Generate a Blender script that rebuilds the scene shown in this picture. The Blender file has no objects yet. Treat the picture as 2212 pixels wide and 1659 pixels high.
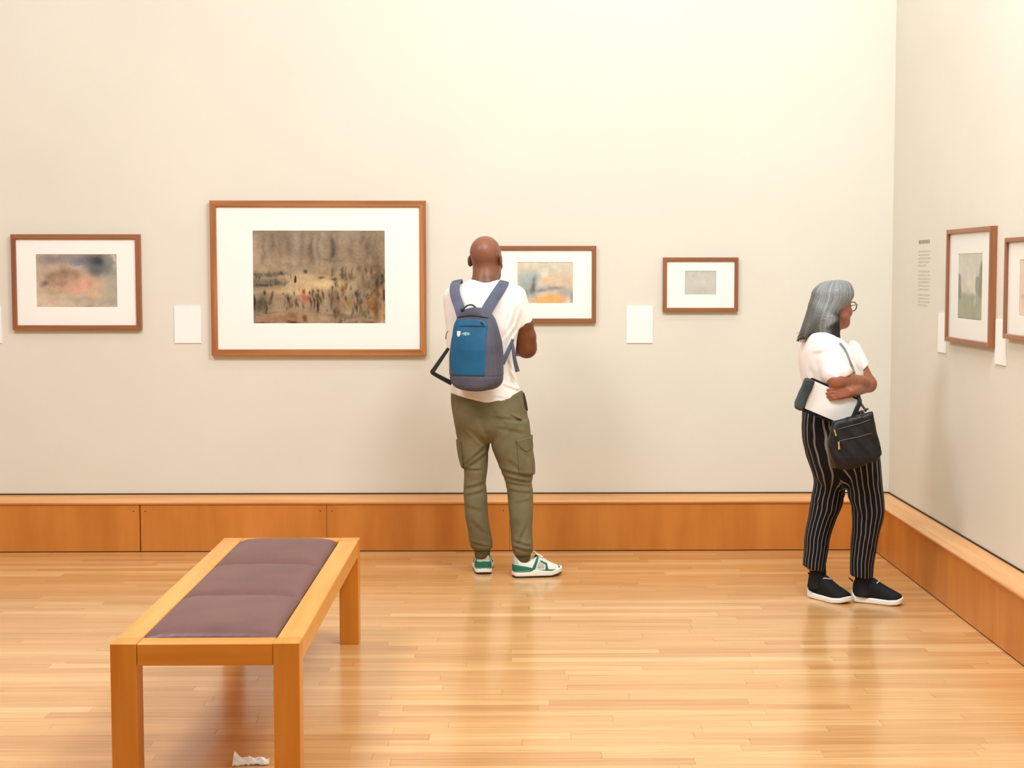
import bpy, math, random
import numpy as np
from mathutils import Vector, Matrix, Euler
random.seed(7)
C = bpy.context.scene.collection
scene = bpy.context.scene
# ------------------------------------------------------------------ camera
F, PITCH, YAW, H = 3400.0, math.radians(4.105), 0.015, 1.57
CX, CY = 1108 + F*math.tan(YAW), 829.5
cd = bpy.data.cameras.new('camera')
cam = bpy.data.objects.new('camera', cd); C.objects.link(cam)
cam.location = (0, 0, H)
cam.rotation_euler = (math.pi/2 - PITCH, 0, -YAW)
cd.sensor_fit = 'HORIZONTAL'; cd.sensor_width = 36
cd.lens = F/2212*36
cd.shift_x = -(CX-1106)/2212
cd.clip_start = 0.05
scene.camera = cam
# ------------------------------------------------------------------ world, lights, exposure
w = bpy.data.worlds.new('world'); scene.world = w; w.use_nodes = True
w.node_tree.nodes['Background'].inputs[0].default_value = (1.0, 0.98, 0.95, 1)
w.node_tree.nodes['Background'].inputs[1].default_value = 0.16
def area(name, loc, aim, sx, sy, power, col=(.91, 1.0, 1.05)):
    l = bpy.data.lights.new(name, 'AREA'); l.shape = 'RECTANGLE'; l.size = sx; l.size_y = sy
    l.energy = power; l.color = col
    o = bpy.data.objects.new(name, l); C.objects.link(o); o.location = loc
    o.rotation_euler = (Vector(aim)-Vector(loc)).to_track_quat('-Z', 'Y').to_euler()
    return o
area('ceiling_light_left', (-2.6, 4.6, 4.5), (-1.6, 5.6, 0), 1.4, 1.1, 102, (.98, .98, 1.06))
area('ceiling_light_right', (1.3, 4.8, 4.5), (.5, 6.2, 0), 1.2, 1.0, 98)
area('rear_fill', (-1.5, 1.0, 4.5), (-1.2, 2.0, 0), 4, 3, 62)  # broad weak fill added for softer shade, not a known fixture
area('right_wall_fill', (.2, 5.4, 4.5), (2.14, 6.2, 1.9), 1.2, .5, 26)  # fill added to lighten the right wall, no such lamp seen
area('wall_washer', (1.0, 7.3, 4.5), (.9, 8.94, 2.7), 2.8, .4, 18)
area('wall_washer_left', (-3.2, 7.3, 4.5), (-3.2, 8.94, 2.7), 2.8, .4, 11, (1, .97, 1.05))
scene.view_settings.view_transform = 'Standard'
scene.view_settings.look = 'None'
scene.view_settings.gamma = 1
scene.view_settings.use_curve_mapping = False
scene.view_settings.exposure = 0.25

# ------------------------------------------------------------------ helpers
RC = (Matrix.Rotation(-YAW, 3, 'Z') @ Matrix.Rotation(math.pi/2-PITCH, 3, 'X'))
def ray(px, py):
    return RC @ Vector(((px-CX)/F, -(py-CY)/F, -1))
def at(px, py, Y):                       # the point at depth Y seen at a photograph pixel
    d = ray(px, py); t = Y/d.y
    return Vector((d.x*t, Y, H+d.z*t))
def atx(px, py, X):                      # the same on a plane of constant X
    d = ray(px, py); t = X/d.x
    return Vector((X, d.y*t, H+d.z*t))
def lin(c):
    c = np.asarray(c, dtype=float)
    if c.max() > 1.001: c = c/255.0
    return np.where(c <= .04045, c/12.92, ((c+.055)/1.055)**2.4)
def L4(c): return tuple(lin(c))+(1.0,)

def tag(o, label=None, cat=None, group=None, kind=None):
    if label: o['label'] = label
    if cat: o['category'] = cat
    if group: o['group'] = group
    if kind: o['kind'] = kind
    return o
def empty(name, loc, label=None, cat=None, group=None, kind=None, rz=0):
    o = bpy.data.objects.new(name, None); C.objects.link(o); o.location = loc
    o.rotation_euler = (0, 0, rz); o.empty_display_size = .1
    return tag(o, label, cat, group, kind)
def setparent(o, p):
    if p is not None:
        bpy.context.view_layer.update() if False else None
        o.parent = p
        m = Matrix.Translation(p.location) @ Euler(p.rotation_euler).to_matrix().to_4x4() if p.parent is None else pw(p)
        o.matrix_parent_inverse = m.inverted()
def pw(p):
    m = Matrix.Translation(p.location) @ Euler(p.rotation_euler).to_matrix().to_4x4()
    return m if p.parent is None else pw(p.parent) @ p.matrix_parent_inverse @ m

class MB:                                # a small mesh collector, world coordinates
    def __init__(s): s.v = []; s.f = []
    def add(s, vs, fs):
        n = len(s.v); s.v += [tuple(v) for v in vs]; s.f += [tuple(i+n for i in f) for f in fs]; return s
    def box(s, lo, hi, b=0.0):
        x0, y0, z0 = lo; x1, y1, z1 = hi
        if b <= 0:
            vs = [(x, y, z) for x in (x0, x1) for y in (y0, y1) for z in (z0, z1)]
            return s.add(vs, [(0,1,3,2),(4,6,7,5),(0,4,5,1),(2,3,7,6),(0,2,6,4),(1,5,7,3)])
        # chamfered box, 24 verts
        idx = {}; vs = []
        for ix, X in enumerate((x0, x1)):
            for iy, Y in enumerate((y0, y1)):
                for iz, Z in enumerate((z0, z1)):
                    sx, sy, sz = (1-2*ix), (1-2*iy), (1-2*iz)
                    for a in range(3):
                        d = [b*sx, b*sy, b*sz]; d[a] = 0
                        idx[(ix, iy, iz, a)] = len(vs); vs.append((X+d[0], Y+d[1], Z+d[2]))
        fs = []
        g = lambda ix, iy, iz, a: idx[(ix, iy, iz, a)]
        for k in (0, 1):
            fs.append((g(k,0,0,0), g(k,1,0,0), g(k,1,1,0), g(k,0,1,0)))
            fs.append((g(0,k,0,1), g(1,k,0,1), g(1,k,1,1), g(0,k,1,1)))
            fs.append((g(0,0,k,2), g(1,0,k,2), g(1,1,k,2), g(0,1,k,2)))
        for i in (0, 1):
            for j in (0, 1):
                fs.append((g(0,i,j,1), g(1,i,j,1), g(1,i,j,2), g(0,i,j,2)))
                fs.append((g(i,0,j,0), g(i,1,j,0), g(i,1,j,2), g(i,0,j,2)))
                fs.append((g(i,j,0,0), g(i,j,1,0), g(i,j,1,1), g(i,j,0,1)))
                for k in (0, 1): fs.append((g(i,j,k,0), g(i,j,k,1), g(i,j,k,2)))
        return s.add(vs, fs)
    def prism(s, prof, p0, p1, ax, up):  # profile (a,b) swept from p0 to p1; a along ax, b along up
        p0, p1, ax, up = Vector(p0), Vector(p1), Vector(ax), Vector(up); n = len(prof)
        vs = [p0+ax*a+up*b for a, b in prof]+[p1+ax*a+up*b for a, b in prof]
        fs = [(i, (i+1) % n, n+(i+1) % n, n+i) for i in range(n)]+[tuple(range(n))[::-1], tuple(range(n, 2*n))]
        return s.add(vs, fs)
    def tube(s, pts, r, n=8, caps=True, flat=None):   # r number or list; flat=(w,t,normal) makes a ribbon
        pts = [Vector(p) for p in pts]; m = len(pts); vs = []; fs = []
        rr = r if isinstance(r, (list, tuple)) else [r]*m
        prev = None
        for i, p in enumerate(pts):
            t = (pts[min(i+1, m-1)]-pts[max(i-1, 0)]).normalized()
            if flat is not None:
                nn = flat[2][i] if isinstance(flat[2], list) else flat[2]
                nn = Vector(nn); nn = (nn-t*nn.dot(t)).normalized(); bi = t.cross(nn)
            else:
                nn = prev if prev else (Vector((0, 0, 1)) if abs(t.z) < .9 else Vector((1, 0, 0)))
                nn = (nn-t*nn.dot(t)).normalized(); prev = nn; bi = t.cross(nn)
            for k in range(n):
                a = 2*math.pi*(k+.5)/n
                if flat is not None:
                    ca, sa = math.cos(a), math.sin(a)
                    q = lambda c: math.copysign(abs(c)**.45, c)
                    ww = flat[0][i] if isinstance(flat[0], list) else flat[0]
                    vs.append(p+bi*(q(ca)*ww/2)+nn*(q(sa)*flat[1]/2))
                else:
                    vs.append(p+nn*(math.cos(a)*rr[i])+bi*(math.sin(a)*rr[i]))
        for i in range(m-1):
            for k in range(n):
                a, b = i*n+k, i*n+(k+1) % n
                fs.append((a, b, b+n, a+n))
        if caps: fs += [tuple(range(n))[::-1], tuple(range((m-1)*n, m*n))]
        return s.add(vs, fs)
    def build(s, name, m, parent=None, smooth=False, label=None):
        me = bpy.data.meshes.new(name); me.from_pydata(s.v, [], s.f); me.update()
        o = bpy.data.objects.new(name, me); C.objects.link(o)
        me.materials.append(m)
        fix_normals(me)
        if smooth: me.polygons.foreach_set('use_smooth', [True]*len(me.polygons))
        if smooth == 'auto': me.set_sharp_from_angle(angle=math.radians(35))
        setparent(o, parent)
        if label: o['label'] = label
        return o
import bmesh
def fix_normals(me):
    bm = bmesh.new(); bm.from_mesh(me); bmesh.ops.recalc_face_normals(bm, faces=bm.faces); bm.to_mesh(me); bm.free()
def catmull(pts, k=6):
    P = [Vector(p) for p in pts]; P = [2*P[0]-P[1]]+P+[2*P[-1]-P[-2]]; out = []
    for i in range(1, len(P)-2):
        for j in range(k):
            t = j/k
            out.append(.5*((2*P[i])+(P[i+1]-P[i-1])*t+(2*P[i-1]-5*P[i]+4*P[i+1]-P[i+2])*t*t+(3*P[i]-P[i-1]-3*P[i+1]+P[i+2])*t**3))
    return out+[P[-2]]

# ------------------------------------------------------------------ materials
def newmat(name, rough=.6, base=(.5, .5, .5), spec=.5):
    m = bpy.data.materials.new(name); m.use_nodes = True; nt = m.node_tree
    b = nt.nodes['Principled BSDF']; b.inputs['Roughness'].default_value = rough
    b.inputs['Base Color'].default_value = L4(base); b.inputs['Specular IOR Level'].default_value = spec
    return m, nt, b
def N(nt, t, **kw):
    n = nt.nodes.new(t)
    for k, v in kw.items(): setattr(n, k, v)
    return n
def noise_col(name, c1, c2, scale=(1, 1, 1), nscale=5, detail=4, rough=.6, bump=0, bscale=None, spec=.5, lo=.3, hi=.7, coord='Object', bdist=.002):
    m, nt, b = newmat(name, rough, c1, spec); L = nt.links
    tc = N(nt, 'ShaderNodeTexCoord'); mp = N(nt, 'ShaderNodeMapping'); mp.inputs['Scale'].default_value = scale
    L.new(tc.outputs[coord], mp.inputs[0])
    no = N(nt, 'ShaderNodeTexNoise'); no.inputs['Scale'].default_value = nscale; no.inputs['Detail'].default_value = detail
    L.new(mp.outputs[0], no.inputs['Vector'])
    cr = N(nt, 'ShaderNodeValToRGB'); cr.color_ramp.elements[0].position = lo; cr.color_ramp.elements[1].position = hi
    cr.color_ramp.elements[0].color = L4(c1); cr.color_ramp.elements[1].color = L4(c2)
    L.new(no.outputs['Fac'], cr.inputs[0]); L.new(cr.outputs[0], b.inputs['Base Color'])
    if bump:
        n2 = N(nt, 'ShaderNodeTexNoise'); n2.inputs['Scale'].default_value = bscale or nscale*3; n2.inputs['Detail'].default_value = 3
        L.new(mp.outputs[0], n2.inputs['Vector'])
        bp = N(nt, 'ShaderNodeBump'); bp.inputs['Strength'].default_value = bump; bp.inputs['Distance'].default_value = bdist
        L.new(n2.outputs['Fac'], bp.inputs['Height']); L.new(bp.outputs[0], b.inputs['Normal'])
    return m
def wood(name, c1, c2, axis, rough=.35, fine=1.0, spec=.5, coarse=5):
    sc = [22*fine]*3; sc[axis] = 1.4
    return noise_col(name, c1, c2, tuple(sc), coarse/5*1.0, 6, rough, .15, 6, spec, .3, .7, bdist=.0006)
def attr_mat(name, rough=.7, spec=.4, bump=0, bscale=200, bdist=.001, attr='col', vary=0):
    m, nt, b = newmat(name, rough, (.5, .5, .5), spec); L = nt.links
    a = N(nt, 'ShaderNodeAttribute'); a.attribute_name = attr
    L.new(a.outputs['Color'], b.inputs['Base Color'])
    if bump:
        tc = N(nt, 'ShaderNodeTexCoord')
        n2 = N(nt, 'ShaderNodeTexNoise'); n2.inputs['Scale'].default_value = bscale; n2.inputs['Detail'].default_value = 3
        L.new(tc.outputs['Object'], n2.inputs['Vector'])
        bp = N(nt, 'ShaderNodeBump'); bp.inputs['Strength'].default_value = bump; bp.inputs['Distance'].default_value = bdist
        L.new(n2.outputs['Fac'], bp.inputs['Height']); L.new(bp.outputs[0], b.inputs['Normal'])
    return m
def set_col(me, cols, name='col'):        # cols linear (n,3) per vertex
    ca = me.color_attributes.new(name, 'FLOAT_COLOR', 'POINT')
    a = np.ones((len(me.vertices), 4), dtype=np.float32); a[:, :3] = cols
    ca.data.foreach_set('color', a.ravel())

M = {}
M['wall'] = noise_col('cream_wall_paint', (225, 221, 207), (230, 226, 212), (1, 1, 1), 1.2, 3, .85, .12, 160, .25, bdist=.0008)
M['ceiling'] = newmat('ceiling_paint', .9, (240, 236, 226))[0]
M['panel'] = wood('cherry_veneer', (194, 118, 44), (214, 138, 62), 2, .33, .35)
M['ledge'] = wood('oak_ledge', (214, 152, 92), (232, 174, 116), 0, .3, 1)
M['ledge_y'] = wood('oak_ledge_side', (214, 152, 92), (232, 174, 116), 1, .3, 1)
M['bench_leg'] = wood('bench_oak_upright', (204, 124, 28), (222, 146, 50), 2, .32, 1)
M['bench_x'] = wood('bench_oak_across', (206, 126, 28), (224, 148, 54), 0, .32, 1)
M['bench_y'] = wood('bench_oak_along', (212, 142, 52), (228, 162, 76), 1, .32, 1)
M['frame_x'] = wood('frame_walnut_across', (134, 84, 54), (168, 108, 66), 0, .4, 2)
M['frame_y'] = wood('frame_walnut_along', (134, 84, 54), (168, 108, 66), 1, .4, 2)
M['frame_z'] = wood('frame_walnut_upright', (134, 84, 54), (164, 104, 66), 2, .4, 2)
M['oakframe_x'] = wood('frame_oak_across', (150, 92, 46), (196, 132, 78), 0, .4, 2)
M['oakframe_z'] = wood('frame_oak_upright', (146, 90, 46), (196, 130, 78), 2, .4, 2)
M['mount'] = newmat('mount_board', .8, (254, 253, 246))[0]
M['card'] = newmat('white_card', .7, (250, 249, 246))[0]
M['cardprint'] = newmat('pale_print', .8, (232, 229, 222))[0]
M['vinyl'] = newmat('grey_vinyl_lettering', .7, (206, 200, 184))[0]
M['vinyl2'] = newmat('grey_vinyl_heading', .7, (150, 152, 134))[0]
M['paint'] = attr_mat('watercolour_paper', .85, .2)
M['dark'] = newmat('dark_gap', .9, (66, 40, 24))[0]
def glass_mat(name='picture_glass', amt=.06):
    m = bpy.data.materials.new(name); m.use_nodes = True; nt = m.node_tree; nt.nodes.clear(); L = nt.links
    out = N(nt, 'ShaderNodeOutputMaterial'); mx = N(nt, 'ShaderNodeMixShader')
    tr = N(nt, 'ShaderNodeBsdfTransparent'); gl = N(nt, 'ShaderNodeBsdfGlossy'); gl.inputs['Roughness'].default_value = .03
    lw = N(nt, 'ShaderNodeLayerWeight'); pw_ = N(nt, 'ShaderNodeMath', operation='POWER'); pw_.inputs[1].default_value = 4
    L.new(lw.outputs['Facing'], pw_.inputs[0])
    fr = N(nt, 'ShaderNodeMath', operation='MULTIPLY_ADD'); fr.inputs[1].default_value = .5; fr.inputs[2].default_value = .012
    L.new(pw_.outputs[0], fr.inputs[0])
    L.new(fr.outputs[0], mx.inputs[0]); L.new(tr.outputs[0], mx.inputs[1]); L.new(gl.outputs[0], mx.inputs[2]); L.new(mx.outputs[0], out.inputs[0])
    return m
M['glass'] = glass_mat()
# ------------------------------------------------------------------ the room
YW, YP, XW, XP = 8.87, 8.76, 2.14, 2.03
XL, YR, ZC = -7.0, -3.0, 4.7
def struct(name, mb, m, parent=None):
    o = mb.build(name, m, parent); o['kind'] = 'structure'; return o
struct('wall_back', MB().box((XL, YW, 0), (XW+.15, YW+.15, ZC)), M['wall'])
struct('wall_right', MB().box((XW, YR, 0), (XW+.15, YW, ZC)), M['wall'])
struct('wall_left', MB().box((XL-.15, YR, 0), (XL, YW+.15, ZC)), M['wall'])
struct('wall_rear', MB().box((XL-.15, YR-.15, 0), (XW+.15, YR, ZC)), M['wall'])
struct('ceiling', MB().box((XL-.15, YR-.15, ZC), (XW+.15, YW+.15, ZC+.1)), M['ceiling'])
# floor: dark sub-base, then strips one by one
floor = struct('floor', MB().box((XL-.15, YR-.15, -.08), (XW+.15, YW+.15, -.009)), newmat('floor_joint', .8, (196, 146, 92))[0])
def floor_mat():
    m, nt, b = newmat('maple_strip', .24, (220, 170, 110), .5); L = nt.links
    a = N(nt, 'ShaderNodeAttribute'); a.attribute_name = 'tone'
    g = N(nt, 'ShaderNodeNewGeometry'); mp = N(nt, 'ShaderNodeMapping'); mp.inputs['Scale'].default_value = (2.2, 60, 1)
    L.new(g.outputs['Position'], mp.inputs[0])
    ad = N(nt, 'ShaderNodeVectorMath', operation='ADD'); L.new(mp.outputs[0], ad.inputs[0])
    sc = N(nt, 'ShaderNodeVectorMath', operation='SCALE'); sc.inputs['Scale'].default_value = 37; L.new(a.outputs['Color'], sc.inputs[0]); L.new(sc.outputs[0], ad.inputs[1])
    no = N(nt, 'ShaderNodeTexNoise'); no.inputs['Scale'].default_value = 1; no.inputs['Detail'].default_value = 5; L.new(ad.outputs[0], no.inputs['Vector'])
    sp = N(nt, 'ShaderNodeSeparateColor'); L.new(a.outputs['Color'], sp.inputs[0])
    # tone: mostly middling, few light, few dark
    cr = N(nt, 'ShaderNodeValToRGB'); e = cr.color_ramp.elements
    e[0].position = 0; e[0].color = L4((204, 150, 92)); e[1].position = 1; e[1].color = L4((232, 188, 132))
    for p, c in ((.17, (212, 160, 102)), (.5, (218, 167, 108)), (.8, (221, 171, 112)), (.88, (226, 178, 120))):
        q = cr.color_ramp.elements.new(p); q.color = L4(c)
    L.new(sp.outputs[0], cr.inputs[0])
    cr2 = N(nt, 'ShaderNodeValToRGB'); cr2.color_ramp.elements[0].position = .3; cr2.color_ramp.elements[0].color = (.80, .76, .72, 1)
    cr2.color_ramp.elements[1].position = .58; cr2.color_ramp.elements[1].color = (1, 1, 1, 1)
    L.new(no.outputs['Fac'], cr2.inputs[0])
    mx = N(nt, 'ShaderNodeMix', data_type='RGBA', blend_type='MULTIPLY'); mx.inputs[0].default_value = 1
    L.new(cr.outputs[0], mx.inputs[6]); L.new(cr2.outputs[0], mx.inputs[7]); L.new(mx.outputs[2], b.inputs['Base Color'])
    n2 = N(nt, 'ShaderNodeTexNoise'); n2.inputs['Scale'].default_value = 7; n2.inputs['Detail'].default_value = 2
    L.new(g.outputs['Position'], n2.inputs['Vector'])
    bp = N(nt, 'ShaderNodeBump'); bp.inputs['Strength'].default_value = .25; bp.inputs['Distance'].default_value = .002
    L.new(n2.outputs['Fac'], bp.inputs['Height']); L.new(bp.outputs[0], b.inputs['Normal'])
    b.inputs['Coat Weight'].default_value = .25; b.inputs['Coat Roughness'].default_value = .12
    return m
M['floor'] = floor_mat()
SW = .07
def set_tone(o, tones):
    ca = o.data.color_attributes.new('tone', 'FLOAT_COLOR', 'POINT')
    a = np.ones((len(o.data.vertices), 4), dtype=np.float32); a[:, :3] = tones
    ca.data.foreach_set('color', a.ravel())
rows = int((YP-4.35)/SW)
def row_ends(a, b):
    x = a-random.random()*1.1; out = []
    while x < b:
        l = random.choice((.45, .7, .9, 1.1, 1.3, 1.6))*random.uniform(.85, 1.15); out.append((x, min(x+l, b))); x += l
    return out
far = MB(); ft = []; count = 0
YN = YP+.001-rows*SW
for r in range(rows):
    y1 = YP+.001-r*SW; y0 = y1-SW
    xl = -(y0*.345+.15)                   # a little wider than the view
    for x0, x1 in row_ends(-3.3, XP+.002):
        t = (random.random(), random.random(), random.random())
        vis = x1 > xl and y1 < 7.62
        g = .00035
        if vis and count < 298:
            o = MB().box((x0+g, y0+g, -.011), (x1-g, y1-g, random.uniform(-.0003, 0))).build('plank', M['floor'], floor)
            set_tone(o, t); count += 1
        else:
            far.box((x0+g, y0+g, -.011), (x1-g, y1-g, 0)); ft += [t]*8
def strips(a, b, y0, y1):
    y = y0
    while y < y1-.01:
        for p, q in row_ends(a, b):
            far.box((max(p, a)+.0004, y+.0004, -.011), (q-.0004, min(y+SW, y1)-.0004, 0)); ft.extend([(random.random(), random.random(), random.random())]*8)
        y += SW
strips(XL, -3.3-1.0, YN, YP); strips(XL, XP, YR, YN)
# close the ragged left ends of the rows
o = far.build('plank_field', M['floor'], floor); o['kind'] = 'stuff'; set_tone(o, np.array(ft))

# skirting: flush veneer panels under a moulded ledge
PZ = .265
prof = [(0, .314), (.004, .309), (.03, .304), (.060, .300), (.085, .297), (.092, .292), (.098, .2915), (.108, .292), (.117, .288), (.122, .280), (.121, .273), (.116, .267), (.110, .265), (0, .265)]
bb = empty('baseboard_back', (0, YP, 0), kind='structure')
xs = [XL, -3.32] + [at(p, 1150, YP).x for p in (-98, 303, 706, 1101)] + [XP]
gaps = [0, .0012, .0012, .0028, .0009, .0009, 0]
for i in range(len(xs)-1):
    MB().box((xs[i]+gaps[i], YP, .004), (xs[i+1]-gaps[i+1], YP+.02, PZ), .0006).build('panel', M['panel'], bb)
MB().box((XL, YP+.012, 0), (XP+.012, YW, PZ-.001)).build('backing', M['dark'], bb)
d = MB().prism(prof, (XL, YW, 0), (XW, YW, 0), (0, -1, 0), (0, 0, 1)); d.build('ledge', M['ledge'], bb, smooth='auto')
for x in xs[1:-1]:
    for s in (-.035, .03):
        MB().tube([(x+s, YP-.0006, PZ-.035), (x+s, YP+.004, PZ-.035)], .0035, 8).build('screw_plug', M['dark'], bb)
MB().box((XL, YW-.006, .305), (XW, YW, .3155)).build('shadow_gap_strip', M['dark'], bb)  # solid dark strip standing in for the shaded line at the wall
br = empty('baseboard_right', (XP, 5, 0), kind='structure')
ys = [YR, .2, 2.3, 4.4, 6.5, YP]
for i in range(len(ys)-1):
    MB().box((XP, ys[i]+.0012, .004), (XP+.02, ys[i+1]-.0012, PZ), .0006).build('panel', M['panel'], br)
MB().box((XP+.012, YR, 0), (XW, YW, PZ-.001)).build('backing', M['dark'], br)
MB().prism(prof, (XW, YR, 0), (XW, YW-.0, 0), (-1, 0, 0), (0, 0, 1)).build('ledge', M['ledge_y'], br, smooth='auto')
MB().box((XW-.006, YR, .305), (XW, YW, .3155)).build('shadow_gap_strip', M['dark'], br)  # same dark strip in place of the shade, along the right wall

# ------------------------------------------------------------------ pictures
def vnoise(u, v, seed, f):
    r = np.random.RandomState(seed).rand(64, 64)
    x = u*f; y = v*f; xi = np.floor(x).astype(int); yi = np.floor(y).astype(int); fx = x-xi; fy = y-yi
    fx = fx*fx*(3-2*fx); fy = fy*fy*(3-2*fy); g = lambda a, b: r[a % 64, b % 64]
    return (g(xi, yi)*(1-fx)+g(xi+1, yi)*fx)*(1-fy)+(g(xi, yi+1)*(1-fx)+g(xi+1, yi+1)*fx)*fy
def fbm(u, v, seed, f): return sum(vnoise(u, v, seed+k, f*2**k)*.5**(k+1) for k in range(4))/.9375
def paint(u, v, base, blobs, seed, warp=.05, mott=14, asp=1.4):
    uu, vv = u*asp, v
    du = (fbm(uu, vv, seed, 6)-.5)*warp*2; dv = (fbm(uu, vv, seed+9, 6)-.5)*warp*2
    a = u+du; b = v+dv
    img = np.ones(u.shape+(3,))*np.array(base, float)
    for (x, y, rx, ry, col, al, *hard) in blobs:
        h = hard[0] if hard else 1
        d = np.sqrt(((a-x)/rx)**2+((b-y)/ry)**2)
        k = np.clip((1-d)*h+.5 if h > 1 else np.exp(-d*d*1.6), 0, 1)*al
        img = img*(1-k[..., None])+np.array(col, float)*k[..., None]
    img += ((fbm(uu, vv, seed+20, 9)-.5)*mott*2)[..., None]+((vnoise(uu, vv, seed+30, 55)-.5)*mott*.7)[..., None]
    return np.clip(img, 0, 255)
def framed(name, label, centre, right, n, w, h, mw, depth, pic, pdx, nx, ny, base, blobs, seed, mats, **kw):
    """centre on the wall, right = unit vector along the wall, n = normal into the room"""
    c, R, Nn, U = Vector(centre), Vector(right), Vector(n), Vector((0, 0, 1))
    t = empty(name, c, label, 'picture', 'framed watercolours hung along the walls')
    P = lambda a, b, d: c+R*a+U*b+Nn*d
    hw, hh = w/2, h/2
    prof = [(0, 0), (0, depth-.002), (.002, depth), (mw-.003, depth), (mw, depth-.003), (mw, depth-.010), (mw-.006, depth-.012), (mw-.006, 0)]
    for side in range(4):
        mb = MB(); vs = []
        for e in (-1, 1):
            for a, d in prof:
                if side == 0: vs.append(P(e*(hw-a), -hh+a, d))
                if side == 1: vs.append(P(e*(hw-a), hh-a, d))
                if side == 2: vs.append(P(-hw+a, e*(hh-a), d))
                if side == 3: vs.append(P(hw-a, e*(hh-a), d))
        k = len(prof)
        mb.add(vs, [(i, (i+1) % k, k+(i+1) % k, k+i) for i in range(k)]+[tuple(range(k))[::-1], tuple(range(k, 2*k))])
        mb.build('frame_rail', mats[0] if side < 2 else mats[1], t)
    iw, ih = hw-mw+.004, hh-mw+.004
    (pw_, ph_), (pcx, pcy) = pic, pdx
    mb = MB(); zt, zb = depth-.013, depth-.0155
    o = [P(-iw, -ih, zt), P(iw, -ih, zt), P(iw, ih, zt), P(-iw, ih, zt)]
    i_ = [P(pcx+sx*pw_/2, pcy+sy*ph_/2, zt) for sx, sy in ((-1, -1), (1, -1), (1, 1), (-1, 1))]
    b_ = [P(pcx+sx*(pw_/2-.0015), pcy+sy*(ph_/2-.0015), zb) for sx, sy in ((-1, -1), (1, -1), (1, 1), (-1, 1))]
    ob = [P(-iw, -ih, zb-.001), P(iw, -ih, zb-.001), P(iw, ih, zb-.001), P(-iw, ih, zb-.001)]
    fs = []
    for k in range(4):
        j = (k+1) % 4
        fs += [(k, j, 4+j, 4+k), (4+k, 4+j, 8+j, 8+k), (k, 12+k, 12+j, j), (8+k, 8+j, 12+j, 12+k)]
    mb.add(o+i_+b_+ob, fs); mb.build('mount', M['mount'], t)
    # the sheet
    gu, gv = np.meshgrid(np.linspace(0, 1, nx), np.linspace(0, 1, ny), indexing='ij')
    cols = lin(paint(gu, 1-gv, base, blobs, seed, asp=w/h, **kw)).reshape(-1, 3)
    vs = [P(pcx+(a-.5)*(pw_+.003), pcy+(b-.5)*(ph_+.003), zb-.0008) for a, b in zip(gu.ravel(), gv.ravel())]
    n0 = len(vs); bk = [P(pcx+sx*(pw_+.003)/2, pcy+sy*(ph_+.003)/2, zb-.002) for sx, sy in ((-1, -1), (1, -1), (1, 1), (-1, 1))]
    fs = [(i*ny+j, (i+1)*ny+j, (i+1)*ny+j+1, i*ny+j+1) for i in range(nx-1) for j in range(ny-1)]+[(n0, n0+1, n0+2, n0+3)]
    me = bpy.data.meshes.new('watercolour'); me.from_pydata([tuple(v) for v in vs+bk], [], fs); me.materials.append(M['paint'])
    set_col(me, np.vstack([cols, np.ones((4, 3))*.7]))
    so = bpy.data.objects.new('watercolour', me); C.objects.link(so); setparent(so, t)
    g = MB(); vs = [P(sx*iw, sy*ih, dd) for dd in (depth-.0125, depth-.0105) for sx, sy in ((-1, -1), (1, -1), (1, 1), (-1, 1))]
    g.add(vs, [(0, 1, 2, 3), (4, 5, 6, 7), (0, 1, 5, 4), (1, 2, 6, 5), (2, 3, 7, 6), (3, 0, 4, 7)]); g.build('glazing', M['glass'], t)
    # backing board closes the frame against the wall
    bkb = MB(); vs = [P(sx*(hw-mw+.005), sy*(hh-mw+.005), dd) for dd in (.001, depth-.019) for sx, sy in ((-1, -1), (1, -1), (1, 1), (-1, 1))]
    bkb.add(vs, [(0, 1, 2, 3), (4, 5, 6, 7), (0, 1, 5, 4), (1, 2, 6, 5), (2, 3, 7, 6), (3, 0, 4, 7)]); bkb.build('backboard', M['mount'], t)
    return t
def back_frame(label, x0, y0, x1, y1, mw, depth, px0, py0, px1, py1, *a, **k):
    y = YW-depth
    A, B = at(x0, y0, y), at(x1, y1, y); p, q = at(px0, py0, y), at(px1, py1, y)
    c = (A+B)/2; c.y = YW
    return framed('framed_picture', label, c, (1, 0, 0), (0, -1, 0), abs(B.x-A.x), abs(A.z-B.z), mw, depth,
                  (abs(q.x-p.x), abs(p.z-q.z)), ((p.x+q.x)/2-c.x, (p.z+q.z)/2-c.z), *a, **k)
def side_frame(label, x0, yt, x1, yb, mw, depth, px0, pyt, px1, pyb, *a, **k):
    X = XW-depth
    A, B = atx(x0, (yt+yb)/2, X), atx(x1, (yt+yb)/2, X)
    T, Bo = atx(x0, yt, X), atx(x0, yb, X); p, q = atx(px0, (pyt+pyb)/2, X), atx(px1, (pyt+pyb)/2, X); pt, pb = atx(px0, pyt, X), atx(px0, pyb, X)
    c = Vector((XW, (A.y+B.y)/2, (T.z+Bo.z)/2))
    return framed('framed_picture', label, c, (0, -1, 0), (-1, 0, 0), abs(A.y-B.y), abs(T.z-Bo.z), mw, depth,
                  (abs(p.y-q.y), abs(pt.z-pb.z)), (c.y-(p.y+q.y)/2, (pt.z+pb.z)/2-c.z), *a, **k)
W_ = (M['frame_x'], M['frame_z']); O_ = (M['oakframe_x'], M['oakframe_z']); S_ = (M['frame_y'], M['frame_z'])
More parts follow.
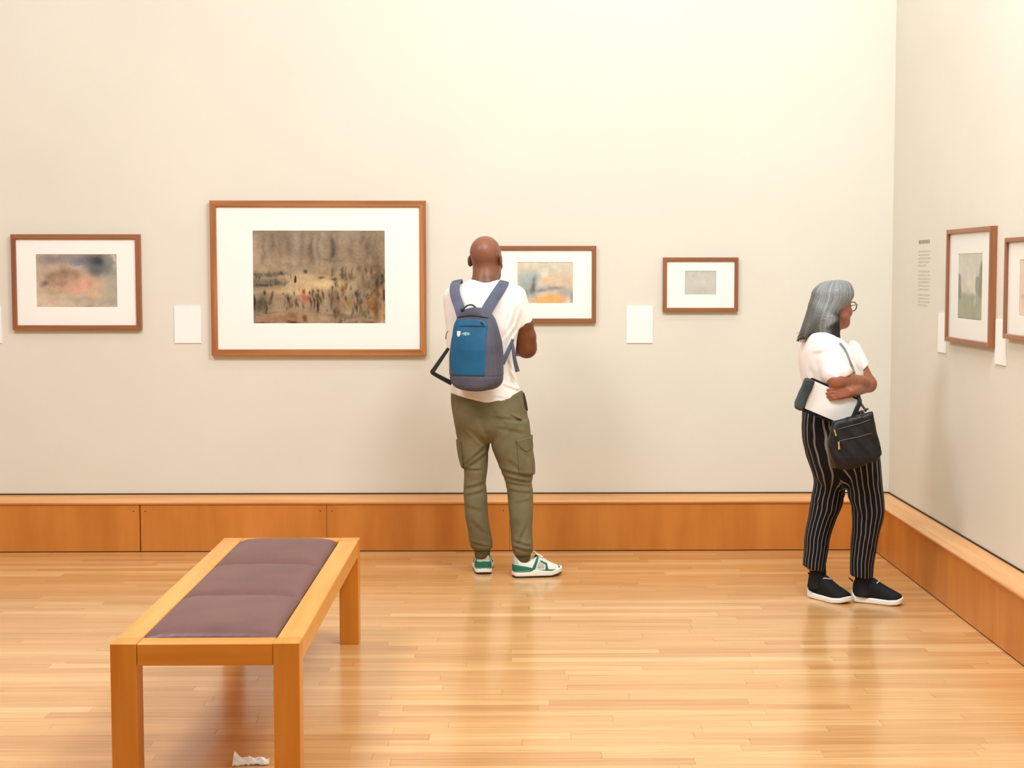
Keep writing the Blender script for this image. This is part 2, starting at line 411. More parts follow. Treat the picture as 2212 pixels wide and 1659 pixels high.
# left watercolour: grey-blue dark top right, brown diagonal, pink glow
bl = [(.15, .85, .5, .35, (214, 196, 172), .7), (.75, .85, .5, .35, (192, 184, 160), .6), (.2, .1, .35, .14, (138, 132, 128), .9), (.45, .1, .2, .12, (160, 150, 152), .8), (.62, .12, .2, .16, (118, 122, 134), .9),
      (.9, .25, .2, .35, (142, 148, 142), .85), (.76, .16, .14, .22, (62, 66, 68), .95), (.76, .32, .12, .14, (96, 104, 108), .8), (.5, .24, .09, .05, (210, 198, 190), .8), (.97, .1, .03, .2, (222, 208, 196), .8), (.9, .75, .2, .3, (168, 170, 150), .7),
      (.2, .42, .2, .12, (150, 122, 100), .8), (.38, .34, .16, .12, (148, 116, 92), .85), (.5, .42, .12, .1, (160, 124, 98), .7), (.3, .55, .18, .1, (168, 128, 106), .8), (.12, .55, .06, .08, (110, 100, 96), .8), (.25, .7, .2, .08, (184, 158, 124), .7),
      (.6, .56, .22, .18, (222, 172, 142), .95), (.5, .68, .16, .12, (220, 164, 148), .8), (.7, .74, .16, .12, (222, 184, 150), .8), (.1, .28, .12, .05, (190, 172, 158), .7), (.55, .85, .3, .06, (176, 168, 148), .7), (.2, .9, .2, .1, (220, 196, 172), .8), (.68, .97, .12, .03, (150, 148, 138), .7)]
back_frame('walnut framed watercolour of a grey storm over a pink glow, leftmost on the back wall', 22, 506, 305, 713, .027, .03, 75, 549, 252.5, 664, 130, 90, (206, 184, 160), bl, 3, W_)
# large interior crowd scene
bl = [(.5, .02, .8, .2, (150, 134, 116), .8), (.08, .3, .2, .25, (172, 152, 126), .8), (.2, .12, .2, .1, (146, 130, 116), .6), (.3, .2, .04, .2, (138, 124, 108), .6), (.45, .22, .022, .18, (100, 90, 72), .85), (.35, .15, .03, .15, (136, 122, 112), .6), (.53, .1, .02, .2, (168, 152, 132), .6), (.595, .12, .022, .08, (96, 94, 82), .9), (.595, .2, .024, .08, (84, 84, 72), .9), (.595, .26, .026, .06, (88, 86, 72), .9), (.59, .31, .1, .03, (110, 98, 78), .8), (.75, .22, .03, .2, (124, 106, 84), .6), (.87, .2, .022, .16, (96, 82, 60), .8), (.9, .35, .1, .3, (118, 98, 76), .7), (.93, .5, .09, .28, (98, 80, 60), .75),
      (.1, .40, .16, .05, (170, 152, 120), .7), (.33, .37, .1, .04, (130, 112, 96), .6), (.45, .5, .35, .05, (196, 172, 128), .8), (.5, .58, .3, .09, (222, 196, 148), .95), (.35, .66, .22, .05, (216, 186, 136), .8), (.52, .42, .08, .05, (188, 166, 130), .8), (.12, .65, .1, .02, (210, 182, 130), .7),
      (.1, .475, .13, .025, (84, 78, 66), .9), (.2, .47, .06, .022, (92, 84, 74), .8), (.12, .54, .11, .035, (92, 92, 80), .9), (.1, .58, .11, .025, (60, 54, 42), .9), (.19, .57, .03, .03, (70, 64, 50), .8), (.405, .44, .018, .03, (56, 40, 30), .9), (.325, .53, .01, .04, (50, 26, 20), .95, 3), (.28, .5, .008, .03, (70, 60, 50), .8),
      (.52, .505, .035, .016, (78, 70, 62), .9), (.62, .51, .035, .016, (80, 72, 66), .9), (.61, .42, .012, .05, (90, 84, 66), .8), (.68, .47, .03, .03, (84, 74, 62), .8), (.75, .5, .03, .04, (110, 96, 78), .7), (.8, .4, .02, .05, (100, 86, 66), .7), (.85, .58, .07, .08, (104, 86, 62), .7), (.93, .55, .015, .06, (56, 42, 32), .8),
      (.07, .76, .06, .07, (88, 82, 68), .9), (.1, .82, .04, .07, (96, 88, 70), .8), (.04, .82, .04, .07, (84, 78, 64), .8), (.14, .76, .02, .03, (84, 70, 56), .8), (.09, .66, .012, .03, (50, 40, 30), .9), (.15, .7, .012, .06, (70, 56, 46), .8), (.11, .82, .006, .07, (46, 34, 24), .9), (.005, .76, .012, .12, (30, 22, 20), .95), (.26, .74, .014, .06, (60, 40, 26), .9), (.27, .8, .006, .04, (50, 34, 24), .8), (.24, .85, .12, .06, (168, 144, 110), .5),
      (.38, .66, .012, .025, (120, 50, 34), .9), (.38, .72, .022, .04, (180, 86, 62), .9), (.4, .74, .022, .04, (184, 92, 68), .85), (.375, .78, .018, .035, (176, 96, 72), .8), (.42, .76, .014, .02, (178, 110, 84), .6), (.37, .83, .014, .04, (120, 62, 40), .8), (.43, .67, .01, .025, (60, 42, 30), .9), (.43, .78, .012, .08, (70, 50, 34), .85), (.46, .66, .01, .02, (70, 48, 32), .9), (.455, .78, .01, .09, (60, 42, 28), .8), (.49, .71, .018, .04, (76, 64, 38), .9), (.505, .76, .018, .05, (84, 70, 42), .9), (.48, .78, .01, .05, (60, 48, 28), .8), (.5, .65, .016, .02, (70, 52, 34), .9), (.48, .82, .01, .07, (40, 28, 20), .9), (.535, .7, .007, .06, (56, 40, 28), .9),
      (.61, .74, .04, .09, (124, 98, 80), .85), (.6, .78, .012, .07, (90, 68, 54), .7), (.69, .62, .03, .05, (150, 110, 68), .8), (.7, .78, .04, .07, (190, 146, 104), .8), (.71, .74, .01, .03, (70, 48, 30), .8), (.65, .7, .01, .05, (100, 76, 56), .7), (.79, .7, .012, .05, (40, 30, 26), .95), (.8, .72, .018, .03, (76, 70, 72), .85), (.82, .77, .02, .04, (82, 76, 78), .8), (.835, .7, .01, .03, (70, 62, 60), .7), (.785, .84, .008, .06, (40, 28, 20), .9), (.75, .72, .02, .05, (150, 124, 96), .6),
      (.9, .8, .06, .1, (150, 104, 56), .8), (.95, .66, .02, .04, (200, 140, 90), .8), (.93, .86, .03, .12, (110, 70, 34), .8), (.98, .92, .02, .1, (214, 150, 92), .9), (.985, .7, .012, .07, (60, 40, 36), .8),
      (.5, .93, .3, .06, (184, 158, 116), .7), (.62, .9, .1, .02, (120, 106, 90), .8), (.72, .92, .1, .025, (112, 98, 84), .8), (.15, .95, .16, .05, (156, 112, 84), .8), (.3, .91, .05, .05, (126, 86, 54), .85), (.38, .95, .02, .05, (110, 66, 40), .9), (.05, .99, .1, .015, (110, 60, 34), .8), (.3, .99, .05, .02, (80, 44, 24), .9), (.7, .99, .08, .015, (70, 66, 56), .8), (.88, .985, .05, .02, (90, 64, 36), .8), (.84, .9, .04, .05, (96, 80, 54), .7)]
rb = random.Random(12); extra = []
for k in range(26): x = rb.random(); extra.append((x, rb.uniform(.05, .35), rb.uniform(.008, .03), rb.uniform(.1, .3), rb.choice([(118, 104, 88), (178, 160, 138), (134, 120, 108), (100, 90, 74)]), rb.uniform(.25, .5)))
for k in range(60): extra.append((rb.uniform(0, .26), rb.uniform(.44, .6), rb.uniform(.003, .009), rb.uniform(.01, .03), rb.choice([(60, 54, 44), (84, 80, 68), (110, 100, 84), (150, 134, 104)]), rb.uniform(.4, .9)))
for k in range(170):
    x = rb.uniform(.6, 1); y = rb.uniform(.42, .97); extra.append((x, y, rb.uniform(.004, .014), rb.uniform(.015, .05), rb.choice([(70, 54, 38), (104, 84, 60), (126, 98, 64), (186, 146, 100), (46, 38, 32), (110, 78, 42), (170, 150, 116), (50, 38, 30)]), rb.uniform(.4, .95)))
for k in range(60): extra.append((rb.uniform(.22, .62), rb.uniform(.64, .86), rb.uniform(.003, .009), rb.uniform(.015, .045), rb.choice([(70, 54, 38), (60, 44, 32), (110, 90, 66), (196, 168, 124), (150, 120, 90)]), rb.uniform(.4, .9)))
for k in range(60): extra.append((rb.uniform(0, 1), rb.uniform(.86, 1), rb.uniform(.01, .05), rb.uniform(.006, .02), rb.choice([(120, 84, 56), (150, 124, 92), (186, 158, 120), (104, 96, 82), (196, 150, 112)]), rb.uniform(.3, .7)))
bl = bl[:26]+extra+bl[26:]
back_frame('large oak framed watercolour of a crowded sepia interior, biggest picture on the back wall', 452, 433, 921, 768, .035, .036, 544, 498, 832, 699, 300, 210, (160, 140, 114), bl, 11, O_, warp=.03, mott=20)
bl = [(.2, .1, .5, .2, (240, 222, 190), .8), (.6, .15, .4, .15, (216, 212, 192), .8), (.15, .5, .22, .35, (160, 176, 178), .85), (.3, .35, .12, .15, (150, 172, 178), .7), (.1, .75, .15, .2, (176, 178, 164), .8), (.2, .75, .06, .1, (130, 146, 150), .7), (.5, .32, .1, .1, (236, 226, 206), .9), (.55, .45, .12, .1, (240, 190, 142), .9), (.85, .45, .2, .2, (224, 190, 162), .85), (.75, .3, .12, .1, (226, 204, 180), .8), (.85, .75, .2, .14, (164, 156, 148), .7), (.98, .85, .05, .2, (140, 138, 138), .7),
      (.65, .63, .2, .07, (140, 130, 138), .85), (.45, .68, .12, .06, (140, 132, 142), .8), (.3, .65, .07, .22, (104, 112, 110), .95), (.29, .45, .025, .12, (110, 120, 118), .8), (.58, .93, .28, .15, (240, 180, 112), .98, 2), (.3, .97, .1, .04, (200, 186, 150), .7), (.8, .97, .06, .05, (236, 184, 124), .8)]
back_frame('walnut framed watercolour in blue and orange, partly hidden behind the bald man', 1067, 531, 1287.5, 697, .0235, .03, 1117.5, 566, 1238, 655.5, 100, 76, (222, 210, 188), bl, 21, W_)
bl = [(.5, .5, .4, .2, (214, 212, 200), .8), (.5, .85, .5, .2, (196, 194, 184), .6), (.3, .2, .12, .1, (194, 194, 186), .7), (.5, .03, .6, .03, (196, 194, 182), .7), (.5, .98, .6, .03, (180, 176, 168), .7), (.02, .5, .03, .6, (186, 184, 176), .7), (.98, .5, .03, .6, (186, 184, 176), .6)]
back_frame('smallest walnut framed picture, a pale grey sketch between the two visitors', 1433, 556, 1594.5, 673, .021, .028, 1480, 585, 1548, 637, 60, 46, (206, 204, 192), bl, 31, W_, mott=7)
bl = [(.3, .3, .6, .3, (214, 210, 194), .7), (.55, .45, .2, .1, (226, 218, 200), .8), (.5, .9, .9, .3, (150, 154, 122), .97, 5), (.02, .5, .09, .2, (116, 118, 104), .95, 5), (.08, .6, .06, .12, (122, 124, 108), .9, 5), (.93, .4, .09, .26, (112, 114, 98), .95, 5), (.8, .5, .09, .14, (124, 126, 106), .9, 5), (.82, .5, .08, .16, (130, 134, 110), .85), (.94, .2, .05, .06, (110, 112, 98), .9), (.3, .52, .06, .05, (226, 190, 166), .9), (.5, .52, .07, .06, (230, 204, 180), .9), (.42, .58, .05, .06, (214, 186, 170), .8), (.7, .7, .03, .1, (200, 206, 178), .8), (.5, .99, .6, .02, (100, 108, 92), .8)]
side_frame('walnut framed landscape with dark trees over green lawn, further one on the right wall', 2042, 497, 2138, 737, .023, .03, 2063, 548, 2115, 688, 70, 70, (206, 206, 190), bl, 41, S_, warp=.04)
bl = [(.5, .3, .6, .3, (240, 208, 186), .8), (.5, .8, .6, .3, (238, 198, 178), .8), (.2, .66, .15, .06, (190, 170, 150), .8)]
side_frame('walnut framed pale pink sketch on the right wall, cut by the photo edge', 2167.5, 514, 2262, 731, .021, .03, 2194, 560, 2240, 683, 40, 40, (240, 210, 190), bl, 51, S_, mott=5)

# ------------------------------------------------------------------ caption cards and wall text
def card(label, c, R, Nn, w, h):
    c, R, Nn, U = Vector(c), Vector(R), Vector(Nn), Vector((0, 0, 1)); T = .006
    t = empty('caption_card', c, label, 'caption card', 'white caption cards beside the pictures')
    P = lambda a, b, d: c+R*a+U*b+Nn*d
    def slab(mb, a0, a1, b0, b1, d0, d1):
        mb.add([P(a, b, d) for d in (d0, d1) for a, b in ((a0, b0), (a1, b0), (a1, b1), (a0, b1))], [(0, 1, 2, 3), (4, 5, 6, 7), (0, 1, 5, 4), (1, 2, 6, 5), (2, 3, 7, 6), (3, 0, 4, 7)])
    m = MB(); slab(m, -w/2, w/2, -h/2, h/2, 0.0005, T); m.build('board', M['card'], t)
    return t
def bcard(label, x0, y0, x1, y1):
    A, B = at(x0, y0, YW), at(x1, y1, YW); c = (A+B)/2; c.y = YW
    card(label, c, (1, 0, 0), (0, -1, 0), abs(B.x-A.x), abs(A.z-B.z))
bcard('white caption card between the storm watercolour and the large sepia picture', 376.5, 661.5, 435.5, 741)
bcard('white caption card left of the smallest grey picture', 1353.5, 661.5, 1409.5, 741)
bcard('white caption card at the left photo edge, beside the storm watercolour', -53, 661.5, 5, 741)
def scard(label, x0, x1, yt, yb):
    A, B = atx(x0, (yt+yb)/2, XW), atx(x1, (yt+yb)/2, XW); T, Bo = atx(x0, yt, XW), atx(x0, yb, XW)
    card(label, (XW, (A.y+B.y)/2, (T.z+Bo.z)/2), (0, -1, 0), (-1, 0, 0), abs(A.y-B.y), abs(T.z-Bo.z))
scard('white caption card just left of the green landscape on the right wall', 2028.5, 2045, 676.5, 760)
scard('white caption card between the two pictures on the right wall', 2152.5, 2175, 690, 786)
wt = empty('wall_text', atx(1995, 590, XW), 'pale grey introductory lettering with heading on the right wall', 'wall text')
def text_block(name, y0, y1, lines, thick, mat_, widths):
    mb = MB(); rr = random.Random(int(y0))
    p0, p1 = atx(1984, 590, XW), atx(2009, 590, XW)
    for i in range(lines):
        yy = y0+(y1-y0)*(i/(max(lines-1, 1)))
        z = atx(1984, yy, XW).z; s = p0.y; endp = p0.y+(p1.y-p0.y)*(widths[i % len(widths)])
        while s > endp+.01:
            l = rr.uniform(.018, .05); e = max(s-l, endp)
            mb.box((XW-.0012, e, z-thick/2), (XW-.0002, s, z+thick/2)); s = e-.010
    mb.build(name, mat_, wt)
text_block('heading', 523, 523, 1, .018, M['vinyl2'], [.95])
text_block('paragraph', 543, 573, 5, .008, M['vinyl'], [1, .92, 1.05, 1, .65])
text_block('paragraph', 586, 624, 6, .008, M['vinyl'], [.95, 1, 1.05, 1, .98, .96])
text_block('paragraph', 636, 658, 4, .008, M['vinyl'], [1.02, .97, 1, .85])

# ------------------------------------------------------------------ bench
BX0, BX1, BY0, BY1, BH, LT = -1.2255, -.651, 4.73, 6.632, .441, .08
bench = empty('gallery_bench', ((BX0+BX1)/2, (BY0+BY1)/2, 0), 'honey oak gallery bench with a three-section mauve-brown leather seat', 'bench')
e = .0008; RT = .069
for x in (BX0, BX1-LT):
    for y in (BY0, BY1-LT):
        MB().box((x, y, 0), (x+LT, y+LT, BH), .0022).build('leg', M['bench_leg'], bench)
for y in (BY0, BY1-LT):
    MB().box((BX0+LT+e, y+e, BH-RT), (BX1-LT-e, y+LT, BH-.0005), .003).build('end_rail', M['bench_x'], bench)
for x in (BX0, BX1-LT):
    MB().box((x+.0005, BY0+LT+e, BH-RT), (x+LT-.0005, BY1-LT-e, BH-.0005), .003).build('side_rail', M['bench_y'], bench)
def leather():
    m = noise_col('mauve_leather', (100, 64, 64), (113, 75, 71), (1, 1, 1), 6, 4, .46, .25, 260, .5, bdist=.0008)
    return m
M['leather'] = leather()
x0, x1, y0, y1 = BX0+LT+.002, BX1-LT-.002, BY0+LT+.002, BY1-LT-.002
seat = empty('seat', ((x0+x1)/2, (y0+y1)/2, BH)); setparent(seat, bench)
for k in range(3):
    a, b = y0+(y1-y0)*k/3, y0+(y1-y0)*(k+1)/3
    nx, ny = 36, 44; mb = MB(); vs = []
    for i in range(nx+1):
        for j in range(ny+1):
            u, v = i/nx, j/ny
            # spacing tighter to the edges
            uu = .5-.5*math.cos(math.pi*u); vv = .5-.5*math.cos(math.pi*v)
            ex = 1-abs(2*uu-1)**6; ey = 1-abs(2*vv-1)**6
            top = .044*(max(ex, 0)*max(ey, 0))**.45*(.86+.14*(math.sin(math.pi*uu)*math.sin(math.pi*vv)))
            pk = .0015*math.sin(uu*60+k)*math.exp(-min(vv, 1-vv)*14)*math.exp(-0)*(1 if 0 < k+vv < 3 else 0)
            vs.append((x0+(x1-x0)*uu, a+(b-a)*vv, BH-.012+top+pk))
    w_ = ny+1
    fs = [(i*w_+j, (i+1)*w_+j, (i+1)*w_+j+1, i*w_+j+1) for i in range(nx) for j in range(ny)]
    n0 = len(vs); rim = [i*w_ for i in range(nx+1)]+[nx*w_+j for j in range(1, ny+1)]+[i*w_+ny for i in range(nx-1, -1, -1)]+[j for j in range(ny-1, 0, -1)]
    vs += [(vs[i][0], vs[i][1], BH-.05) for i in rim]; q = len(rim)
    fs += [(rim[i], rim[(i+1) % q], n0+(i+1) % q, n0+i) for i in range(q)]+[tuple(range(n0, n0+q))]
    mb.add(vs, fs); mb.build('cushion', M['leather'], seat, smooth='auto')
MB().box((BX0+LT, BY0+LT, BH-.062), (BX1-LT, BY1-LT, BH-.05)).build('seat_board', M['bench_y'], bench)

# ------------------------------------------------------------------ scrap of paper on the floor under the bench
pc = Vector((-.835, 4.93, 0))
mb = MB(); nx, ny = 14, 7; vs = []
rp = random.Random(5)
for i in range(nx+1):
    for j in range(ny+1):
        u, v = i/nx, j/ny
        wd = .036*(1.0 if u > .25 else 1.9-3.6*u) * (1 if u < .85 else max(.35, 1-(u-.85)*4))
        cx_ = -.057+.114*u; cy_ = (v-.5)*wd+.012*math.sin(u*3)+(.012*(.25-u)*4 if u < .25 else 0)
        z = .004+.012*abs(math.sin(u*9+v*2))*math.sin(math.pi*v)+rp.uniform(0, .005)+.006*math.sin(v*math.pi)+(.02*(.25-u)*4*v if u < .25 else 0)
        vs.append((pc.x+cx_, pc.y+cy_, z))
w_ = ny+1
mb.add(vs, [(i*w_+j, (i+1)*w_+j, (i+1)*w_+j+1, i*w_+j+1) for i in range(nx) for j in range(ny)])
n0 = len(vs); mb.add([(x, y, max(z-.004, .0005)) for x, y, z in vs], [(i*w_+j, (i+1)*w_+j, (i+1)*w_+j+1, i*w_+j+1) for i in range(nx) for j in range(ny)])
rim = [i*w_ for i in range(nx+1)]+[nx*w_+j for j in range(1, ny+1)]+[i*w_+ny for i in range(nx-1, -1, -1)]+[j for j in range(ny-1, 0, -1)]
mb.f += [(rim[i], rim[(i+1) % len(rim)], n0+rim[(i+1) % len(rim)], n0+rim[i]) for i in range(len(rim))]
tag(mb.build('paper_scrap', M['card']), 'crumpled white paper scrap on the floor between the front bench legs', 'paper')
# ------------------------------------------------------------------ implicit surfaces (for bodies, clothes, bags)
f32 = np.float32
def mesh_sdf(fn, lo, hi, res):
    ax = [np.arange(lo[k], hi[k]+res, res, dtype=f32) for k in range(3)]
    X, Y, Z = ax[0][:, None, None], ax[1][None, :, None], ax[2][None, None, :]
    D = np.broadcast_to(fn(X, Y, Z), (len(ax[0]), len(ax[1]), len(ax[2]))).astype(f32)
    D = D.copy()
    D[0], D[-1] = np.maximum(D[0], 1e-4), np.maximum(D[-1], 1e-4)
    D[:, 0], D[:, -1] = np.maximum(D[:, 0], 1e-4), np.maximum(D[:, -1], 1e-4)
    D[:, :, 0], D[:, :, -1] = np.maximum(D[:, :, 0], 1e-4), np.maximum(D[:, :, -1], 1e-4)
    S = D < 0
    n = [s-1 for s in D.shape]
    cnt = np.zeros(n, dtype=np.int8)
    for i in (0, 1):
        for j in (0, 1):
            for k in (0, 1): cnt += S[i:n[0]+i, j:n[1]+j, k:n[2]+k]
    act = np.argwhere((cnt > 0) & (cnt < 8))
    I, J, K = act.T
    P = np.zeros((len(act), 3)); c = np.zeros(len(act))
    for a in range(3):
        o1, o2 = [q for q in range(3) if q != a]
        for u in (0, 1):
            for v in (0, 1):
                b = [I, J, K]; b = [q.copy() for q in b]; b[o1] = b[o1]+u; b[o2] = b[o2]+v
                e = [q.copy() for q in b]; e[a] = e[a]+1
                d0 = D[b[0], b[1], b[2]]; d1 = D[e[0], e[1], e[2]]; m = (d0 < 0) != (d1 < 0)
                t = d0/np.where(m, d0-d1, 1)
                p = np.stack([q-r for q, r in zip(b, (I, J, K))], 1).astype(float); p[:, a] += t
                P[m] += p[m]; c[m] += 1
    P = (P/c[:, None]+act)*res+np.array(lo)
    idx = -np.ones(n, dtype=np.int64); idx[I, J, K] = np.arange(len(act))
    quads = []
    for a in range(3):
        o1, o2 = (a+1) % 3, (a+2) % 3
        sl0 = [slice(None)]*3; sl1 = [slice(None)]*3; sl0[a] = slice(0, -1); sl1[a] = slice(1, None)
        A, B = S[tuple(sl0)], S[tuple(sl1)]; e = np.argwhere(A != B); e = e[(e[:, o1] > 0) & (e[:, o2] > 0) & (e[:, o1] < n[o1]) & (e[:, o2] < n[o2])]
        ins = A[e[:, 0], e[:, 1], e[:, 2]]
        def g(d1, d2):
            q = e.copy(); q[:, o1] += d1; q[:, o2] += d2; return idx[q[:, 0], q[:, 1], q[:, 2]]
        Q = np.stack([g(-1, -1), g(0, -1), g(0, 0), g(-1, 0)], 1); Q[~ins] = Q[~ins][:, ::-1]
        quads.append(Q)
    Q = np.vstack(quads); Q = Q[(Q >= 0).all(1)]
    return P, Q
def sobj(name, fn, lo, hi, res, m, parent=None, color=None, smooth_it=1, label=None, post=None, attrs=None):
    P, Q = mesh_sdf(fn, lo, hi, res)
    if smooth_it:                                   # light laplacian relaxation
        for _ in range(smooth_it):
            acc = np.zeros_like(P); cc = np.zeros(len(P))
            for k in range(4):
                a, b = Q[:, k], Q[:, (k+1) % 4]
                for d in range(3): acc[:, d] += np.bincount(a, P[b, d], len(P))+np.bincount(b, P[a, d], len(P))
                cc += np.bincount(a, minlength=len(P))+np.bincount(b, minlength=len(P))
            P = P*.5+.5*acc/np.maximum(cc, 1)[:, None]
    me = bpy.data.meshes.new(name)
    me.vertices.add(len(P)); me.vertices.foreach_set('co', P.astype(f32).ravel())
    me.loops.add(Q.size); me.loops.foreach_set('vertex_index', Q.astype(np.int32).ravel())
    me.polygons.add(len(Q)); me.polygons.foreach_set('loop_start', np.arange(0, Q.size, 4, dtype=np.int32))
    me.polygons.foreach_set('loop_total', np.full(len(Q), 4, dtype=np.int32))
    me.polygons.foreach_set('use_smooth', np.ones(len(Q), dtype=bool))
    me.update(calc_edges=True); me.validate()
    o = bpy.data.objects.new(name, me); C.objects.link(o); me.materials.append(m)
    if color is not None: set_col(me, color(P))
    if attrs:
        for an, fnn in attrs.items():
            at_ = me.attributes.new(an, 'FLOAT', 'POINT'); at_.data.foreach_set('value', fnn(P).astype(f32))
    setparent(o, parent)
    if label: o['label'] = label
    return o
def smin(a, b, k):
    h = np.clip(.5+.5*(b-a)/k, 0, 1); return b*(1-h)+a*h-k*h*(1-h)
def smax(a, b, k): return -smin(-a, -b, k)
def cone(X, Y, Z, a, b, ra, rb, sq=None):
    ax, ay, az = [float(q) for q in a]; bx, by, bz = [float(q)-float(r) for q, r in zip(b, a)]
    L2 = bx*bx+by*by+bz*bz+1e-12
    px, py, pz = X-ax, Y-ay, Z-az
    t = np.clip((px*bx+py*by+pz*bz)/L2, 0, 1)
    return np.sqrt((px-bx*t)**2+(py-by*t)**2+(pz-bz*t)**2)-(ra+(rb-ra)*t)
def ell(X, Y, Z, c, r):
    rx, ry, rz = r
    k0 = np.sqrt(((X-c[0])/rx)**2+((Y-c[1])/ry)**2+((Z-c[2])/rz)**2)
    return (k0-1)*min(rx, ry, rz)*(1 if True else 0)
def rbox(X, Y, Z, c, h, r):
    qx, qy, qz = np.abs(X-c[0])-h[0]+r, np.abs(Y-c[1])-h[1]+r, np.abs(Z-c[2])-h[2]+r
    return np.sqrt(np.maximum(qx, 0)**2+np.maximum(qy, 0)**2+np.maximum(qz, 0)**2)+np.minimum(np.maximum(np.maximum(qx, qy), qz), 0)-r
class Loft:
    """rows of (photo y, left x, right x, depth offset, half depth) at distance Y0"""
    def __init__(s, rows, Y0, n=2.3):
        R = []
        for py, xl, xr, dy, b in rows:
            A, B = at(xl, py, Y0), at(xr, py, Y0); R.append(((A.z+B.z)/2, (A.x+B.x)/2, (B.x-A.x)/2, Y0+dy, b))
        R.sort(); R = np.array(R); s.n = n
        z = np.linspace(R[0, 0], R[-1, 0], 160)
        def cub(v):                                  # smooth monotone-ish interpolation
            x, y = R[:, 0], v; d = np.gradient(y, x); i = np.clip(np.searchsorted(x, z)-1, 0, len(x)-2)
            h = x[i+1]-x[i]; t = (z-x[i])/h
            return (2*t**3-3*t**2+1)*y[i]+(t**3-2*t**2+t)*h*d[i]+(-2*t**3+3*t**2)*y[i+1]+(t**3-t**2)*h*d[i+1]
        s.z = z; s.c = [cub(R[:, k]) for k in (1, 2, 3, 4)]; s.z0, s.z1 = R[0, 0], R[-1, 0]
    def p(s, Z): return [np.interp(Z, s.z, q).astype(f32) for q in s.c]
    def __call__(s, X, Y, Z, off=0.0, cap=.012):
        cx, a, cy, b = s.p(Z); n = s.n
        a = a-off; b = b-off
        k = (np.abs((X-cx)/a)**n+np.abs((Y-cy)/b)**n)**(1/n)
        d = (k-1)*np.minimum(a, b)
        return smax(d, np.maximum(Z-s.z1+off*.5, s.z0-Z+off*.5), cap)
    def ang(s, P):
        cx, a, cy, b = s.p(P[:, 2]); return np.arctan2((P[:, 0]-cx)/a, -(P[:, 1]-cy)/b), np.abs((P[:, 0]-cx)/a)+0*a
def folds(X, Y, Z, L):                               # ridge-and-groove creases, (ax,az,bx,bz,width,amp)
    d = 0
    for ax, az, bx, bz, w_, am in L:
        dx, dz = bx-ax, bz-az; l2 = dx*dx+dz*dz; l = math.sqrt(l2)
        t = ((X-ax)*dx+(Z-az)*dz)/l2; s = ((X-ax)*dz-(Z-az)*dx)/l; am = am*1.55
        e = np.exp(-(s/w_)**2-np.maximum(np.abs(t-.5)*2-.6, 0)**2*6)
        d = d+am*(1.9*(s/w_))*e
    return d
def fold_px(L, Y0):
    out = []
    for x0, y0, x1, y1, w_, am in L:
        a, b = at(x0, y0, Y0), at(x1, y1, Y0); out.append((a.x, a.z, b.x, b.z, w_*Y0/F, am/1000))
    return out
def wob(X, Y, Z, f, am, s=0): return am*(np.sin(X*f+s+Z*f*.4)*np.sin(Y*f*.9+1.3*s)*np.sin(Z*f*.7+s*2.1+X*f*.3))
# --------- head, facing local +y
def to_local(X, Y, Z, c, yaw, pitch=0, roll=0):
    x, y, z = X-c[0], Y-c[1], Z-c[2]; cs, sn = math.cos(yaw), math.sin(yaw)
    x, y = x*cs+y*sn, -x*sn+y*cs
    if pitch: cp, sp = math.cos(pitch), math.sin(pitch); y, z = y*cp+z*sp, -y*sp+z*cp
    return x, y, z
def from_local(p, c, yaw, pitch=0):
    x, y, z = p
    if pitch: cp, sp = math.cos(pitch), math.sin(pitch); y, z = y*cp-z*sp, y*sp+z*cp
    cs, sn = math.cos(yaw), math.sin(yaw)
    return Vector((c[0]+x*cs-y*sn, c[1]+x*sn+y*cs, c[2]+z))
def head_sdf(x, y, z, k=1.0, male=True, ears=True):
    d = ell(x, y, z, (0, -.018*k, .036*k), (.076*k, .096*k, .085*k))
    d = smin(d, ell(x, y, z, (0, .030*k, -.02*k), (.063*k, .060*k, .085*k)), .03*k)
    d = smin(d, ell(x, y, z, (0, .042*k, -.075*k), ((.050 if male else .044)*k, .046*k, .036*k)), .03*k)
    d = smin(d, cone(x, y, z, (-.008*k, .083*k, -.095*k), (.008*k, .083*k, -.095*k), .012*k, .012*k), .025*k)
    d = smin(d, cone(x, y, z, (-.03*k, .078*k, .022*k), (.03*k, .078*k, .022*k), .009*k, .009*k), .018*k)
    for s in (-1, 1):                                # cheekbone, socket, jaw, ear
        d = smin(d, ell(x, y, z, (s*.043*k, .060*k, -.028*k), (.020*k, .018*k, .016*k)), .02*k)
        d = smax(d, -ell(x, y, z, (s*.031*k, .097*k, .002*k), (.017*k, .014*k, .011*k)), .012*k)
        d = smin(d, ell(x, y, z, (s*.031*k, .080*k, .001*k), (.0125*k, .0125*k, .012*k)), .004*k)
        d = smin(d, cone(x, y, z, (s*.052*k, .0, -.05*k), (s*.03*k, .06*k, -.085*k), .018*k, .014*k), .025*k)
        if ears:
            e = ell(x+s*-.083*k-(y+.005*k)*-.35*s, y+.012*k, z+.006*k, (0, 0, 0), (.0085*k, .019*k, .032*k))
            e = smax(e, -ell(x+s*-.092*k, y-.0*k, z+.002*k, (0, 0, 0), (.007*k, .010*k, .018*k)), .005*k)
            d = smin(d, e, .008*k)
    d = smin(d, cone(x, y, z, (0, .090*k, .006*k), (0, .112*k, -.030*k), .006*k, .0115*k), .012*k)
    for s in (-1, 1): d = smin(d, ell(x, y, z, (s*.011*k, .104*k, -.034*k), (.009*k, .010*k, .008*k)), .006*k)
    d = smin(d, ell(x, y, z, (0, .090*k, -.058*k), (.023*k, .010*k, .0055*k)), .008*k)
    d = smin(d, ell(x, y, z, (0, .088*k, -.069*k), (.020*k, .011*k, .0065*k)), .007*k)
    d = smax(d, -ell(x, y, z, (0, .101*k, -.0635*k), (.022*k, .006*k, .0016*k)), .003*k)
    return d
